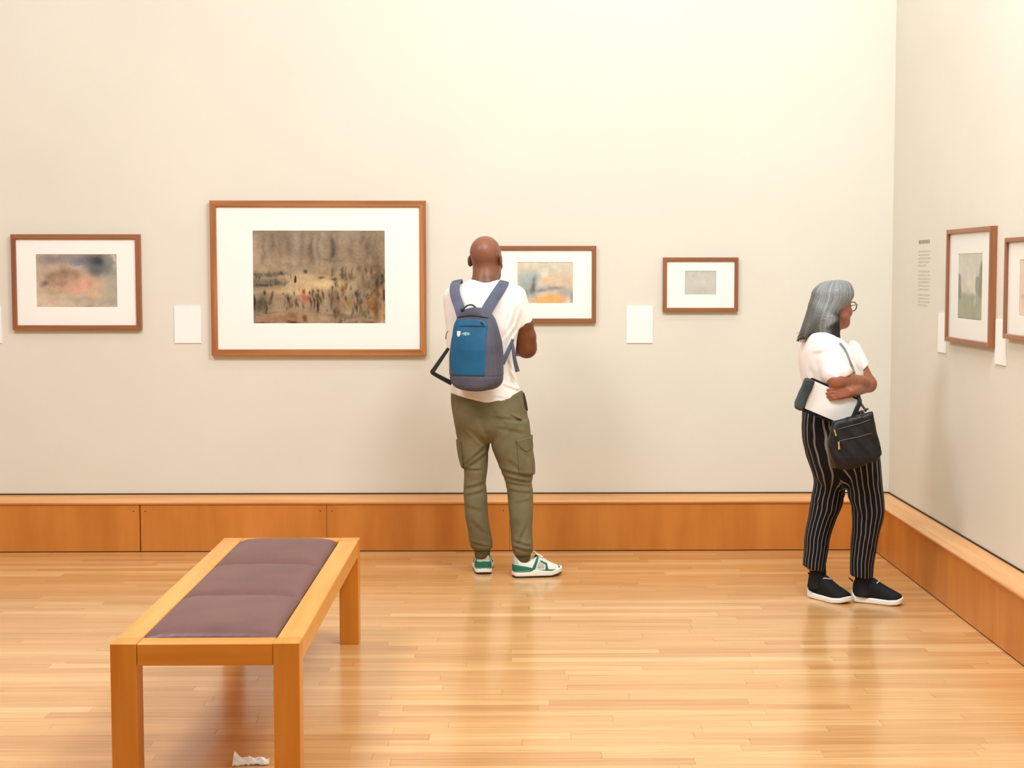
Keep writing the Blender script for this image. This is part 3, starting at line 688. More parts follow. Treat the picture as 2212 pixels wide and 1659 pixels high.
# --------- hand: palm frame (origin wrist, u toward fingers, v toward thumb side, w palm normal)
def hand_sdf(X, Y, Z, o, u, v, curl=.6, k=1.0, w=None):
    o, u = Vector(o), Vector(u).normalized(); v = Vector(v); v = (v-u*v.dot(u)).normalized(); w = u.cross(v) if w is None else Vector(w).normalized()
    P = lambda a, b, c: o+u*a*k+v*b*k+w*c*k
    d = cone(X, Y, Z, P(.0, .012, 0), P(.075, .026, 0), .015*k, .012*k)
    for b0, b1 in ((0, .009), (-.010, -.008), (-.014, -.024)):
        d = smin(d, cone(X, Y, Z, P(.0, b0, 0), P(.078, b1, 0), .0145*k, .0115*k), .012*k)
    for b, l, sp in ((.026, .070, .03), (.009, .080, .0), (-.008, .074, -.02), (-.024, .058, -.05)):
        p0 = P(.080, b, 0); a = curl*.6; q = p0
        r = .0088*k
        for seg, ll in enumerate((.46, .30, .24)):
            dr = (u*math.cos(a)+w*math.sin(a)+v*sp).normalized(); e = q+dr*l*ll*k
            d = smin(d, cone(X, Y, Z, q, e, r, r*.92), .004*k); r *= .92; q = e; a += curl*.75
    t0, t1, t2, t3 = P(.018, .020, .004), P(.045, .044, .012), P(.066, .054, .022), P(.084, .055, .034)
    d = smin(d, cone(X, Y, Z, t0, t1, .015*k, .011*k), .012*k)
    d = smin(d, cone(X, Y, Z, t1, t2, .0108*k, .0095*k), .004*k); d = smin(d, cone(X, Y, Z, t2, t3, .0095*k, .008*k), .004*k)
    return d
# --------- shoes: local frame, heel back at y=0, toe at y=L, x to the right foot's outer side mirrored by s
def shoe_half(y, L, W, heel=.78, bias=0):
    t = np.clip(y/L, 0, 1)
    wd = np.interp(t, [0, .03, .08, .2, .42, .62, .76, .88, .95, .985, 1], [.0, .55, .74, .80, .80, .95, 1.0, .86, .62, .36, .0]).astype(f32)
    return wd*W/2
def shoe_cx(y, L, s): return s*np.interp(np.clip(y/L, 0, 1), [0, .4, .7, 1], [0, .004, .0, -.012]).astype(f32)

M['skin_man'] = attr_mat('dark_brown_skin', .42, .45, .12, 120, .0006)
M['skin_woman'] = attr_mat('brown_skin', .45, .4, .12, 120, .0006)
M['shirt'] = noise_col('white_jersey', (244, 241, 236), (249, 246, 242), (1, 1, 1), 9, 4, .85, .25, 30, .15, bdist=.003)
M['blouse'] = noise_col('white_cotton', (243, 239, 236), (248, 245, 243), (1, 1, 1), 9, 4, .85, .25, 34, .15, bdist=.003)
M['cargo'] = noise_col('olive_twill', (106, 99, 70), (126, 118, 88), (1, 1, 1.0), 9, 6, .8, .5, 22, .2, bdist=.004)
M['cargo2'] = noise_col('olive_twill_pocket', (103, 96, 67), (124, 116, 86), (1, 1, 1.0), 12, 6, .8, .4, 30, .2, bdist=.003)
M['rib'] = noise_col('olive_rib_cuff', (84, 74, 48), (98, 88, 60), (1, 1, 1), 20, 3, .85, .3, 150, .2)
M['rubber'] = newmat('black_rubber', .6, (22, 20, 18))[0]
M['white_foam'] = newmat('white_foam_sole', .55, (240, 238, 228))[0]
M['grey_rubber'] = newmat('grey_heel_foam', .6, (120, 122, 118))[0]
M['shoe_white'] = noise_col('white_mesh_upper', (222, 222, 212), (236, 236, 228), (1, 1, 1), 30, 3, .7, .3, 400, .3)
M['shoe_green'] = newmat('green_suede', .6, (10, 112, 84))[0]
M['shoe_grey'] = newmat('pale_grey_collar', .7, (186, 186, 178))[0]
M['black_cloth'] = noise_col('black_knit', (10, 10, 12), (18, 18, 20), (1, 1, 1), 30, 3, .75, .2, 300, .3)
M['black_leather'] = noise_col('black_leather', (15, 13, 14), (26, 22, 24), (1, 1, 1), 14, 4, .38, .4, 90, .5, bdist=.002)
M['webbing'] = newmat('black_webbing', .7, (14, 14, 18))[0]
M['pack_grey'] = noise_col('slate_grey_nylon', (72, 72, 88), (92, 90, 104), (1, 1, 1), 8, 4, .6, .4, 26, .4, bdist=.003)
M['pack_blue'] = noise_col('blue_nylon', (8, 80, 118), (24, 98, 138), (1, 1, 1), 7, 4, .5, .35, 24, .45, bdist=.003)
M['pack_trim'] = newmat('dark_seam_tape', .7, (40, 42, 54))[0]
M['strap'] = noise_col('slate_strap_mesh', (84, 88, 108), (102, 104, 122), (1, 1, 1), 20, 3, .75, .3, 300, .3)
M['logo'] = newmat('white_logo_print', .7, (236, 232, 216))[0]
M['logo2'] = newmat('pale_logo_print', .7, (176, 214, 218))[0]
M['gold'] = newmat('gold_zip_metal', .35, (214, 180, 110))[0]; M['gold'].node_tree.nodes['Principled BSDF'].inputs['Metallic'].default_value = .7
M['eye'] = newmat('eye_white', .25, (226, 220, 210))[0]
M['iris'] = newmat('dark_iris', .2, (40, 24, 16))[0]

# ================================================================== the bald man
YM = 8.06
def am(x, y, d=0): return at(x, y, YM+d)
man = empty('person', (am(1085, 1240).x, YM, 0), 'bald man in a white T-shirt and olive cargo trousers, arms folded, seen from behind', 'person')
torso = Loft([(600, 1022, 1072, .0, .058), (608, 1008, 1084, .0, .070), (617, 988, 1102, .0, .085), (628, 973, 1117, .0, .100), (645, 965, 1127, .0, .115), (670, 962, 1128, .0, .125), (700, 963, 1122, .0, .128), (740, 965, 1115, .005, .125),
              (790, 968, 1113, .01, .122), (830, 971, 1119, .01, .125), (860, 972, 1129, .005, .128), (885, 973, 1136, .0, .13)], YM, 2.4)
hips = Loft([(842, 974, 1129, .005, .120), (870, 974.5, 1136, .0, .126), (900, 979, 1140, -.005, .130), (925, 984, 1143, -.005, .122), (942, 990, 1142, 0, .10), (955, 1004, 1130, 0, .06)], YM, 2.3)
legL = Loft([(905, 984, 1066, .0, .115), (940, 987, 1062, .0, .112), (970, 989.5, 1056, .0, .105), (1000, 996, 1054, .0, .095), (1016, 1002, 1053, .0, .088), (1045, 1002, 1050, .0, .075), (1062, 1001, 1052, 0, .07), (1090, 1003, 1053, .0, .072),
             (1115, 1005, 1055, .0, .074), (1145, 1010, 1059, .012, .068), (1172, 1013, 1063, .022, .062), (1183, 1016, 1063, .027, .058), (1189, 1020, 1060, .03, .05)], YM+.02, 2.15)
legR = Loft([(905, 1058, 1142, -.01, .115), (940, 1060, 1146, -.01, .112), (970, 1064, 1149, -.01, .108), (1000, 1076, 1153, -.01, .1), (1022, 1084, 1153, -.01, .092), (1040, 1091, 1149, -.01, .080), (1060, 1095, 1151, -.01, .074), (1090, 1098, 1151.5, -.015, .074),
             (1115, 1100, 1151, -.02, .076), (1150, 1103, 1149, -.025, .07), (1175, 1105, 1151, -.03, .066), (1188, 1108, 1150, -.03, .058), (1196, 1111, 1147, -.03, .05)], YM-.01, 2.15)
HM, HYAW = am(1051, 560, .03), math.radians(-22)
HM = Vector((HM.x, HM.y, am(1050, 561.5).z))
sR, eR = am(1112, 641, .0), am(1137, 752, .05); wR = am(1075, 742, .27)
sL, eL = am(984, 641, .0), am(985, 742, .20); wL = am(1062, 750, .25)
def man_arms(X, Y, Z, g=0.0):
    s = .00237
    d = cone(X, Y, Z, sR, am(1131, 700, .02), 24*s-g, 20*s-g)
    d = smin(d, cone(X, Y, Z, am(1131, 700, .02), eR, 21.5*s-g, 19.5*s-g), .02)
    d = smin(d, cone(X, Y, Z, am(1140, 728, .03), am(1140, 752, .045), 19*s-g, 18*s-g), .02)
    d = smin(d, cone(X, Y, Z, eR, eR.lerp(wR, .35), 21*s-g, 20*s-g), .02)
    d = smin(d, cone(X, Y, Z, eR.lerp(wR, .35), wR, 20*s-g, 12.5*s-g), .02)
    d2 = cone(X, Y, Z, sL, sL.lerp(eL, .5), 23*s-g, 21*s-g)
    d2 = smin(d2, cone(X, Y, Z, sL.lerp(eL, .5), eL, 21*s-g, 18*s-g), .02)
    d2 = smin(d2, cone(X, Y, Z, eL, eL.lerp(wL, .35), 18*s-g, 18*s-g), .02)
    d2 = smin(d2, cone(X, Y, Z, eL.lerp(wL, .35), wL, 18*s-g, 12*s-g), .02)
    return np.minimum(d, d2)
def man_body(X, Y, Z):
    x, y, z = to_local(X, Y, Z, HM, HYAW, -.06)
    d = head_sdf(x, y, z, 1.0, True)
    d = smin(d, cone(X, Y, Z, am(1048, 572, .015), am(1048, 612, -.005), .062, .066), .02)
    d = smin(d, torso(X, Y, Z, .012), .03)
    d = smin(d, hips(X, Y, Z, .014), .02)
    d = smin(d, legL(X, Y, Z, .013), .01); d = smin(d, legR(X, Y, Z, .013), .01)
    for a, dx in ((am(1041, 1190, .055), 0), (am(1129, 1196, -.035), 0)):
        d = smin(d, cone(X, Y, Z, a, (a.x, a.y, .075), .034, .031), .015)
    d = smin(d, man_arms(X, Y, Z, .001), .012)
    d = np.minimum(d, hand_sdf(X, Y, Z, wR, (-.9, .05, .1), (0, .1, 1), .5, 1.0, (0, -1, 0)))
    d = np.minimum(d, hand_sdf(X, Y, Z, wL, (.9, .06, .05), (0, .1, 1), .5, 1.0, (0, -1, 0)))
    d = smin(d, cone(X, Y, Z, (am(1041, 1235, .03).x, YM+.075, .045), (am(1034, 1235).x, YM+.22, .03), .036, .03), .02)
    d = smin(d, cone(X, Y, Z, (am(1130, 1235).x, YM-.04, .045), (am(1185, 1235).x, YM+.01, .03), .036, .03), .02)
    return d
def man_skin(P):
    base = np.array([116, 70, 44.]); c = np.tile(base, (len(P), 1))
    x, y, z = to_local(P[:, 0], P[:, 1], P[:, 2], HM, HYAW, -.06)
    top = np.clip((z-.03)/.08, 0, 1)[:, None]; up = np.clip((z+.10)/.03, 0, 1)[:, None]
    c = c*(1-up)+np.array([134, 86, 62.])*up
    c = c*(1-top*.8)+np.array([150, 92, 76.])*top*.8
    arm = (P[:, 2] < 1.3)[:, None]; c = np.where(arm, np.array([112, 62, 30.]), c)
    lips = (np.sqrt((x/.024)**2+((z+.064)/.013)**2) < 1)&(y > .085); c[lips] = (110, 58, 50)
    shadow = ((z < .028)&(z > -.06)&(y < .03))[:, None]*.12
    c = c*(1-shadow*0)
    c += (wob(P[:, 0], P[:, 1], P[:, 2], 60, 6))[:, None]
    return lin(np.clip(c, 0, 255))
lo, hi = am(930, 1262, -.2), am(1180, 500, .48)
sobj('body', man_body, (lo.x, YM-.19, .01), (hi.x, YM+.44, 1.77), .0055, M['skin_man'], man, man_skin)
for s in (-1, 1):
    p = from_local((s*.031, .0815, .001), HM, HYAW, -.06); q = from_local((s*.031, .0925, .001), HM, HYAW, -.06)
    eo = MB(); 
    def ball(mb, c, r, n=10):
        vs = [(c[0], c[1], c[2]+r)]; fs = []
        for i in range(1, n):
            for j in range(2*n): a, b = math.pi*i/n, math.pi*j/n; vs.append((c[0]+r*math.sin(a)*math.cos(b), c[1]+r*math.sin(a)*math.sin(b), c[2]+r*math.cos(a)))
        vs.append((c[0], c[1], c[2]-r)); m2 = 2*n
        for j in range(m2): fs.append((0, 1+j, 1+(j+1) % m2)); fs.append((len(vs)-1, 1+(n-2)*m2+(j+1) % m2, 1+(n-2)*m2+j))
        for i in range(n-2):
            for j in range(m2): fs.append((1+i*m2+j, 1+(i+1)*m2+j, 1+(i+1)*m2+(j+1) % m2, 1+i*m2+(j+1) % m2))
        return mb.add(vs, fs)
    ball(eo, p, .0128); ob = eo.build('eye', M['eye'], man, smooth=True)
    io = MB(); ball(io, q, .0052); io.build('iris', M['iris'], ob, smooth=True)
# T-shirt
def line_z(X, pts, Y0):
    q = [at(a, b, Y0) for a, b in pts]; return np.interp(X, [p.x for p in q], [p.z for p in q]).astype(f32)
hem_pts = [(960, 846), (975, 848), (1010, 857), (1050, 866), (1085, 867), (1112, 861), (1130, 852), (1145, 848)]
fs_m = fold_px([(1110, 700, 1085, 735, 3.5, 2.6), (1116, 712, 1092, 752, 3.5, 2.6), (1114, 738, 1096, 790, 4, 2.2), (1108, 655, 1098, 700, 4, 2), (1120, 668, 1108, 705, 3.5, 2.4), (1132, 672, 1124, 704, 4, 2),
                (1100, 800, 1120, 830, 4, 2.2), (1086, 828, 1124, 843, 4, 2.6), (1030, 848, 1100, 856, 4, 1.6), (985, 620, 1005, 660, 4, 1.4), (1010, 625, 1060, 628, 5, 1.2), (1094, 770, 1108, 800, 3, 2)], YM)
def man_shirt(X, Y, Z):
    s = .00237
    t = torso(X, Y, Z, -.001)
    a = cone(X, Y, Z, sR, am(1131, 702, .02), 25.5*s, 21.8*s)
    pa, pb = am(1113, 708), am(1152, 702); nx, nz = (pb.z-pa.z), -(pb.x-pa.x); l = math.hypot(nx, nz); nx, nz = nx/l, nz/l
    a = smax(a, (X-pa.x)*nx+(Z-pa.z)*nz+(Y-YM)*.0, .004)
    el = sL.lerp(eL, .55); b = cone(X, Y, Z, sL, el, 25*s, 23*s)
    dv = (eL-sL).normalized(); b = smax(b, (X-el.x)*dv.x+(Y-el.y)*dv.y+(Z-el.z)*dv.z, .004)
    d = smin(t, a, .022); d = smin(d, b, .022)
    neck = cone(X, Y, Z, am(1048, 575, .03), am(1048, 602, .0), .073, .073)
    d = smax(d, -(neck), .005)
    d = smin(d, cone(X, Y, Z, am(1030, 606, -.03), am(1066, 606, -.03), .012, .012)+.006, .01)
    d = smax(d, line_z(X, hem_pts, YM)-Z, .004)
    return d+folds(X, Y, Z, fs_m)*np.clip((YM+.04-Y)*12, 0, 1)+wob(X, Y, Z, 38, .0016)
sobj('shirt', man_shirt, (lo.x, YM-.17, am(1050, 880).z), (hi.x, YM+.33, am(1050, 590).z), .0045, M['shirt'], man)
# trousers
ft_m = fold_px([(1052, 962, 1010, 925, 6, 3.0), (1060, 962, 1030, 900, 7, 2.4), (1062, 975, 1120, 905, 9, 1.6), (1000, 1012, 1052, 975, 5, 3.4), (1000, 1004, 1046, 962, 5, 3.0), (998, 1010, 1040, 1010, 4, 2.4), (1078, 1010, 1150, 1022, 5, 3.6), (1086, 1024, 1150, 1038, 4.5, 3.2), (1094, 1036, 1148, 1046, 4, 2.4),
                (1090, 1052, 1150, 1060, 4, 1.8), (1004, 1052, 1046, 1040, 5, 2.2), (1006, 1068, 1050, 1056, 5, 2.4), (1006, 1090, 1040, 1098, 6, 1.6), (1112, 1180, 1134, 1130, 5, 3), (1105, 1172, 1148, 1184, 4, 3.4), (1108, 1160, 1146, 1172, 5, 2.2), (1016, 1170, 1058, 1180, 4, 2.4), (1020, 1120, 1050, 1150, 7, 1.8),
                (1060, 895, 1130, 902, 4, 2.2), (1070, 915, 1136, 930, 6, 2.0), (1000, 880, 1050, 900, 8, 1.6), (1104, 892, 1128, 905, 3, 3.4), (1120, 955, 1145, 985, 5, 2.4), (1066, 880, 1100, 920, 8, 1.4), (1095, 985, 1130, 1010, 6, 2), (1110, 1080, 1146, 1074, 5, 1.5)], YM)
def man_legs(X, Y, Z):
    d = smin(legL(X, Y, Z), legR(X, Y, Z), .01)
    d = smin(d, hips(X, Y, Z), .012)
    return d
def man_trousers(X, Y, Z):
    d = man_legs(X, Y, Z)
    d = smax(d, Z-line_z(X, [(a, b-7) for a, b in hem_pts[:-3]]+[(1112, 849), (1130, 842), (1150, 842)], YM), .004)
    return d+folds(X, Y, Z, ft_m)+wob(X, Y, Z, 26, .002)
tr = sobj('trousers', man_trousers, (lo.x, YM-.19, am(1050, 1200).z), (hi.x, YM+.23, am(1050, 838).z), .0045, M['cargo'], man)
# flapped cargo pockets on the outer thighs, seat pocket welt, rib cuffs
def region_px(X, Z, poly, Y0):
    q = [at(a, b, Y0) for a, b in poly]; d = -1e3; n = len(q)
    for i in range(n):
        a, b = q[i], q[(i+1) % n]; ex, ez = b.x-a.x, b.z-a.z; l = math.hypot(ex, ez)
        d = np.maximum(d, ((X-a.x)*(-ez)+(Z-a.z)*ex)/l)     # clockwise in the picture -> outside positive
    return d
def pocket(poly, t): return lambda X, Y, Z: smax(man_legs(X, Y, Z)+folds(X, Y, Z, ft_m)*.6-t, smax(region_px(X, Z, poly, YM), Y-YM-.02, .003), .004)
pk = sobj('cargo_pocket', pocket([(1116, 948), (1156, 940), (1158, 1024), (1120, 1016)], .006), (am(1100, 1000).x, YM-.17, am(1100, 1035).z), (hi.x, YM+.08, am(1100, 930).z), .004, M['cargo2'], tr)
sobj('pocket_flap', pocket([(1113, 945), (1156, 938), (1157, 964), (1138, 972), (1122, 962)], .009), (am(1100, 1000).x, YM-.17, am(1100, 1035).z), (hi.x, YM+.08, am(1100, 930).z), .004, M['cargo2'], man)
sobj('cargo_pocket', pocket([(980, 948), (996, 950), (1002, 1012), (985, 1012)], .006), (am(975, 1000).x, YM-.17, am(1100, 1035).z), (am(1020, 1000).x, YM+.08, am(1100, 930).z), .004, M['cargo2'], tr)
for (x0, x1, y0, y1, dy) in ((1022, 1060, 1184, 1208, .052), (1111, 1148, 1190, 1208, -.035)):
    cf = Loft([(y0-4, x0, x1, dy, .048), ((y0+y1)/2, x0+2, x1-2, dy, .045), (y1+2, x0+4, x1-4, dy, .041)], YM, 2.1)
    sobj('rib_cuff', lambda X, Y, Z: cf(X, Y, Z)+.0008*np.sin(X*900), (am(x0-8, 1100).x, YM-.12, am(1000, y1+8).z), (am(x1+8, 1100).x, YM+.13, am(1000, y0-8).z), .0035, M['rib'], man)
# a black phone case edge showing at the right trouser pocket
def dark_hip(X, Y, Z): return smax(hips(X, Y, Z, -.005), region_px(X, Z, [(1120, 846), (1132, 848), (1142, 868), (1142, 890), (1134, 890), (1132, 872)], YM), .003)
sobj('dark_lining', lambda X, Y, Z: smax(dark_hip(X, Y, Z), Y-YM-.02, .003), (am(1110, 900).x, YM-.14, am(1100, 900).z), (hi.x, YM+.18, am(1100, 838).z), .0035, M['webbing'], man, label='black lining turned out at the right hip pocket')

def make_trainer(parent, heel, yaw, s, L=.292):
    """heel = point on the floor under the back of the heel; yaw 0 points to +Y"""
    hx, hy = heel; W = .108
    def loc(X, Y, Z): return to_local(X, Y, Z, (hx, hy, 0), yaw)
    def plan(x, y, g=0): return np.sqrt((x-shoe_cx(y, L, s))**2+1e-9)-shoe_half(y, L, W)-g
    def ends(y, g=0): return np.maximum(-y-g, y-L-g)
    lift = lambda y: np.interp(y/L, [0, .05, .75, 1], [.004, 0, 0, .014]).astype(f32)
    def slab(z0, z1, g):
        def f(X, Y, Z):
            x, y, z = loc(X, Y, Z); zz = z-lift(y)
            top = z1(y) if callable(z1) else z1; bot = z0(y) if callable(z0) else z0
            q = smax(plan(x, y, g), ends(y, g), .01)
            return smax(q, np.maximum(zz-top, bot-zz), .004)
        return f
    topmid = lambda y: np.interp(y/L, [0, .3, .42, .7, 1], [.031, .030, .040, .033, .032]).astype(f32)
    Ht = lambda y: np.interp(y/L, [-.05, 0, .06, .18, .3, .4, .48, .62, .8, .92, 1], [.09, .108, .112, .092, .084, .100, .112, .088, .064, .05, .03]).astype(f32)
    def upper(X, Y, Z, g=0):
        x, y, z = loc(X, Y, Z); h = Ht(y)+g; a = shoe_half(y, L, W)*.98+g
        a = np.maximum(a, .002)
        k = (np.abs((x-shoe_cx(y, L, s))/a)**2.6+np.abs((z-.015)/(h-.015))**2.6)**(1/2.6)
        d = (k-1)*np.minimum(a, h)*.8
        d = smax(d, .015-z, .004)
        return smax(d, ends(y, g-.002), .012)
    def hole(X, Y, Z):
        x, y, z = loc(X, Y, Z); return ell(x, y, z, (0, .078, .122), (.031, .060, .044))
    lo_, hi_ = (hx-.32, hy-.32, 0.0), (hx+.32, hy+.32, .14)
    xs_ = [from_local(p, (hx, hy, 0), yaw) for p in ((-.08, -.02, 0), (.08, -.02, 0), (-.08, L+.02, 0), (.08, L+.02, 0))]
    lo_ = (min(p.x for p in xs_), min(p.y for p in xs_), -.006); hi_ = (max(p.x for p in xs_), max(p.y for p in xs_), .14)
    sh = empty('trainer', (hx, hy, 0)); setparent(sh, parent)
    r = .003
    sobj('outsole', slab(.0005, .009, .001), lo_, (hi_[0], hi_[1], .04), r, M['rubber'], sh)
    sobj('midsole', slab(.008, topmid, .003), lo_, (hi_[0], hi_[1], .08), r, M['white_foam'], sh)
    sobj('upper', lambda X, Y, Z: smax(upper(X, Y, Z), -hole(X, Y, Z), .006), lo_, hi_, r, M['shoe_white'], sh)
    def yz(poly):
        def f(X, Y, Z):
            x, y, z = loc(X, Y, Z); d = -1e3; n = len(poly)
            for i in range(n):
                (a, b), (c, e) = poly[i], poly[(i+1) % n]; l = math.hypot(c-a, e-b)
                d = np.maximum(d, ((y-a)*(-(e-b))+(z-b)*(c-a))/l)
            return d
        return f
    def patch(name, m, poly, t, res=.0028):
        # polygon listed clockwise seen with the toe to the right
        reg = yz(poly)
        sobj(name, lambda X, Y, Z: smax(smax(upper(X, Y, Z, t), -hole(X, Y, Z), .004), reg(X, Y, Z), .003), lo_, hi_, res, m, sh)
    patch('heel_counter', M['shoe_green'], [(-.02, .035), (-.02, .074), (.03, .066), (.095, .052), (.108, .03), (.04, .03)], .0022)
    patch('collar', M['shoe_grey'], [(-.02, .076), (-.02, .12), (.02, .12), (.03, .068)], .0016)
    patch('heel_wedge', M['grey_rubber'], [(-.02, .026), (-.02, .036), (.085, .040), (.10, .028)], .0034)
    patch('eyestay', M['shoe_green'], [(.092, .040), (.128, .11), (.140, .108), (.112, .040)], .0024)
    patch('side_stripe', M['shoe_green'], [(.165, .03), (.166, .074), (.176, .070), (.186, .03)], .0024)
    patch('lace_edge', M['shoe_green'], [(.142, .078), (.138, .092), (.180, .070), (.178, .058)], .0024)
    patch('mudguard', M['shoe_green'], [(.09, .028), (.095, .046), (.18, .041), (.245, .044), (.25, .028)], .0026)
    patch('toe_cap', M['shoe_green'], [(.235, .028), (.252, .07), (.31, .06), (.31, .02)], .0024)
    patch('side_panel', M['shoe_grey'], [(.118, .047), (.135, .085), (.162, .072), (.162, .045)], .0014)
    # tongue and laces
    tg = MB(); pts = [from_local((0, y, z), (hx, hy, 0), yaw) for y, z in ((.118, .128), (.128, .116), (.142, .108), (.160, .098))]
    upv = from_local((0, .5, 1), (0, 0, 0), yaw)
    tg.tube(pts, 1, 12, flat=([.04, .046, .046, .04], .009, upv)); tg.build('tongue', M['shoe_white'], sh, smooth='auto')
    for k_ in range(4):
        y = .138+.013*k_; h = float(Ht(np.array([y]))[0])
        pts = [from_local((a, y, h*(1-abs(a/.05)**2.4*.45)+.003), (hx, hy, 0), yaw) for a in (-.028, -.016, 0, .016, .028)]
        MB().tube(catmull(pts, 3), .0026, 6).build('lace', M['shoe_white'], sh, smooth=True)
make_trainer(man, (-.151, 8.072), math.radians(3), -1, .272)
make_trainer(man, (-.007, 8.01), math.radians(-78), 1, .268)

# ------------------------------------------------------------------ the blue backpack
BYAW = math.radians(-24)                     # turned a little: its right side shows
bc = am(1027, 757, -.226); pack = empty('backpack', am(1027, 843, -.2), 'blue and slate grey backpack worn on the bald man\'s back', 'backpack')
def lp(X, Y, Z): return to_local(X, Y, Z, bc, BYAW)
ZT, ZB = am(1020, 664, -.2).z-bc.z, am(1020, 843, -.2).z-bc.z
def pack_sdf(X, Y, Z, g=0):
    x, y, z = lp(X, Y, Z); t = (z-ZB)/(ZT-ZB)
    a = np.interp(t, [-.05, 0, .05, .2, .4, .6, .78, .9, 1, 1.06], [.10, .118, .127, .137, .137, .128, .112, .097, .082, .07]).astype(f32)
    b = np.interp(t, [0, .15, .5, .8, 1], [.085, .088, .082, .062, .042]).astype(f32)
    a = a+g; b = b+g
    k = (np.abs(x/a)**3.2+np.abs((y-.01)/b)**2.6)**(1/2.9)
    d = (k-1)*np.minimum(a, b)
    top = z-ZT+.05*(np.abs(x)/.11)**2.4-g; bot = ZB-z+.03*(np.abs(x)/.13)**3-g
    d = smax(d, np.maximum(top, bot), .03)
    return d
def pack_main(X, Y, Z):
    x, y, z = lp(X, Y, Z)
    # seam where the front panel meets the side
    d = pack_sdf(X, Y, Z)+wob(X, Y, Z, 30, .0022, 1)
    s_ = np.abs(y+.042); d = d+.0022*np.exp(-(s_/.004)**2)
    d = d+.0018*np.exp(-((z-ZB-.075)/.004)**2)
    return d
blo, bhi = (bc.x-.2, bc.y-.17, bc.z+ZB-.04), (bc.x+.2, bc.y+.17, bc.z+ZT+.03)
sobj('shell', pack_main, blo, bhi, .0042, M['pack_grey'], pack)
def panelf(t, m=0.0):
    def f(X, Y, Z):
        x, y, z = lp(X, Y, Z)
        reg = np.sqrt(np.maximum(np.abs(x+.012)-.055, 0)**2+np.maximum(np.abs(z+.0)-.115-.0, 0)**2)-.042+m
        reg = np.maximum(reg, -(z-ZB-.078))
        return smax(smax(pack_sdf(X, Y, Z, t), reg, .003), y+.03, .003)+wob(X, Y, Z, 30, .0018, 1)
    return f
sobj('front_panel', panelf(.0035), blo, bhi, .0038, M['pack_blue'], pack, label='blue front panel')
def on_pack(x, z, out=.004):                  # a point on the outer face of the pack
    lo_, hi_ = -.2, 0.0
    for _ in range(30):
        mid = (lo_+hi_)/2; p = from_local((x, mid, z), bc, BYAW)
        if float(pack_sdf(np.array([p.x]), np.array([p.y]), np.array([p.z]), out)[0]) > 0: lo_ = mid
        else: hi_ = mid
    return from_local((x, hi_, z), bc, BYAW)
def zfrom(py): return am(1000, py, -.3).z-bc.z
def zline(name, pts, r, m, n=4): MB().tube(catmull(pts, n), r, 6).build(name, m, pack, smooth=True)
za = zfrom(706); zline('zip', [on_pack(x, za-.10*abs(x-.01)**1.4+.004, .0045) for x in (-.085, -.05, -.01, .03, .06, .08)], .0022, M['pack_trim'])
zline('zip', [on_pack(x, zfrom(682)-1.2*abs(x)**1.9, .002) for x in (-.085, -.06, -.03, 0, .03, .06, .085)], .0024, M['pack_trim'])
zline('zip', [on_pack(.078, z, .001) for z in np.linspace(zfrom(715), zfrom(800), 8)], .0018, M['pack_trim'])
MB().tube([on_pack(.052, zfrom(697), .006), on_pack(.064, zfrom(698), .008), on_pack(.07, zfrom(702), .008)], .0028, 6).build('zip_pull', M['webbing'], pack, smooth=True)
# logo: a small pale shield and a short word mark, both flat print
def decal(name, pts2, m, out=.006):
    mb = MB(); f_ = [on_pack(x, z, out) for x, z in pts2]; bk = [on_pack(x, z, out-.0015) for x, z in pts2]; n = len(f_)
    mb.add(f_+bk, [tuple(range(n)), tuple(range(n, 2*n))[::-1]]+[(i, (i+1) % n, n+(i+1) % n, n+i) for i in range(n)]); return mb.build(name, m, pack)
zc = zfrom(722); cxl = -.062
decal('shield_emblem', [(cxl-.011, zc+.014), (cxl+.010, zc+.014), (cxl+.010, zc-.004), (cxl+.004, zc-.013), (cxl-.003, zc-.014), (cxl-.010, zc-.006)], M['logo'])
for a_, b_, h_ in ((.018, .024, .006), (.027, .033, .010), (.035, .043, .012), (.045, .051, .009), (.053, .060, .009)):
    decal('word_mark', [(cxl+a_, zc+h_*.75), (cxl+b_, zc+h_*.75), (cxl+b_-.001, zc-h_*.6), (cxl+a_+.002, zc-h_*.6)], M['logo2'])
# straps
def strap(name, pts, w_, t_, m, nrm, n=14, parent=pack): 
    o = MB().tube(catmull(pts, 5), 1, n, flat=(w_, t_, nrm)); return o.build(name, m, parent, smooth='auto')
Nb = Vector((.1, -1, .15))
def ribbon(name, pts, widths, t_, m):
    P = catmull([p for p, _ in pts], 5); Nn = catmull([Vector(q) for _, q in pts], 5); k = len(P)
    W = [float(np.interp(i/(k-1), np.linspace(0, 1, len(widths)), widths)) for i in range(k)]
    MB().tube(P, 1, 14, flat=(W, t_, Nn)).build(name, m, pack, smooth='auto')
ribbon('shoulder_strap', [(am(998, 686, -.19), (0, -1, .1)), (am(992, 664, -.165), (0, -1, .15)), (am(984, 640, -.135), (0, -1, .3)), (am(982, 622, -.108), (-.1, -.8, .7)), (am(986, 609, -.06), (-.15, -.3, 1)), (am(990, 607, .0), (-.2, .1, 1)), (am(990, 616, .07), (-.1, .8, .7)), (am(988, 645, .125), (0, 1, .1)), (am(984, 690, .14), (0, 1, 0)), (am(975, 740, .13), (0, 1, 0))], [.05, .052, .052, .05, .045, .045, .045, .045, .04], .011, M['strap'])
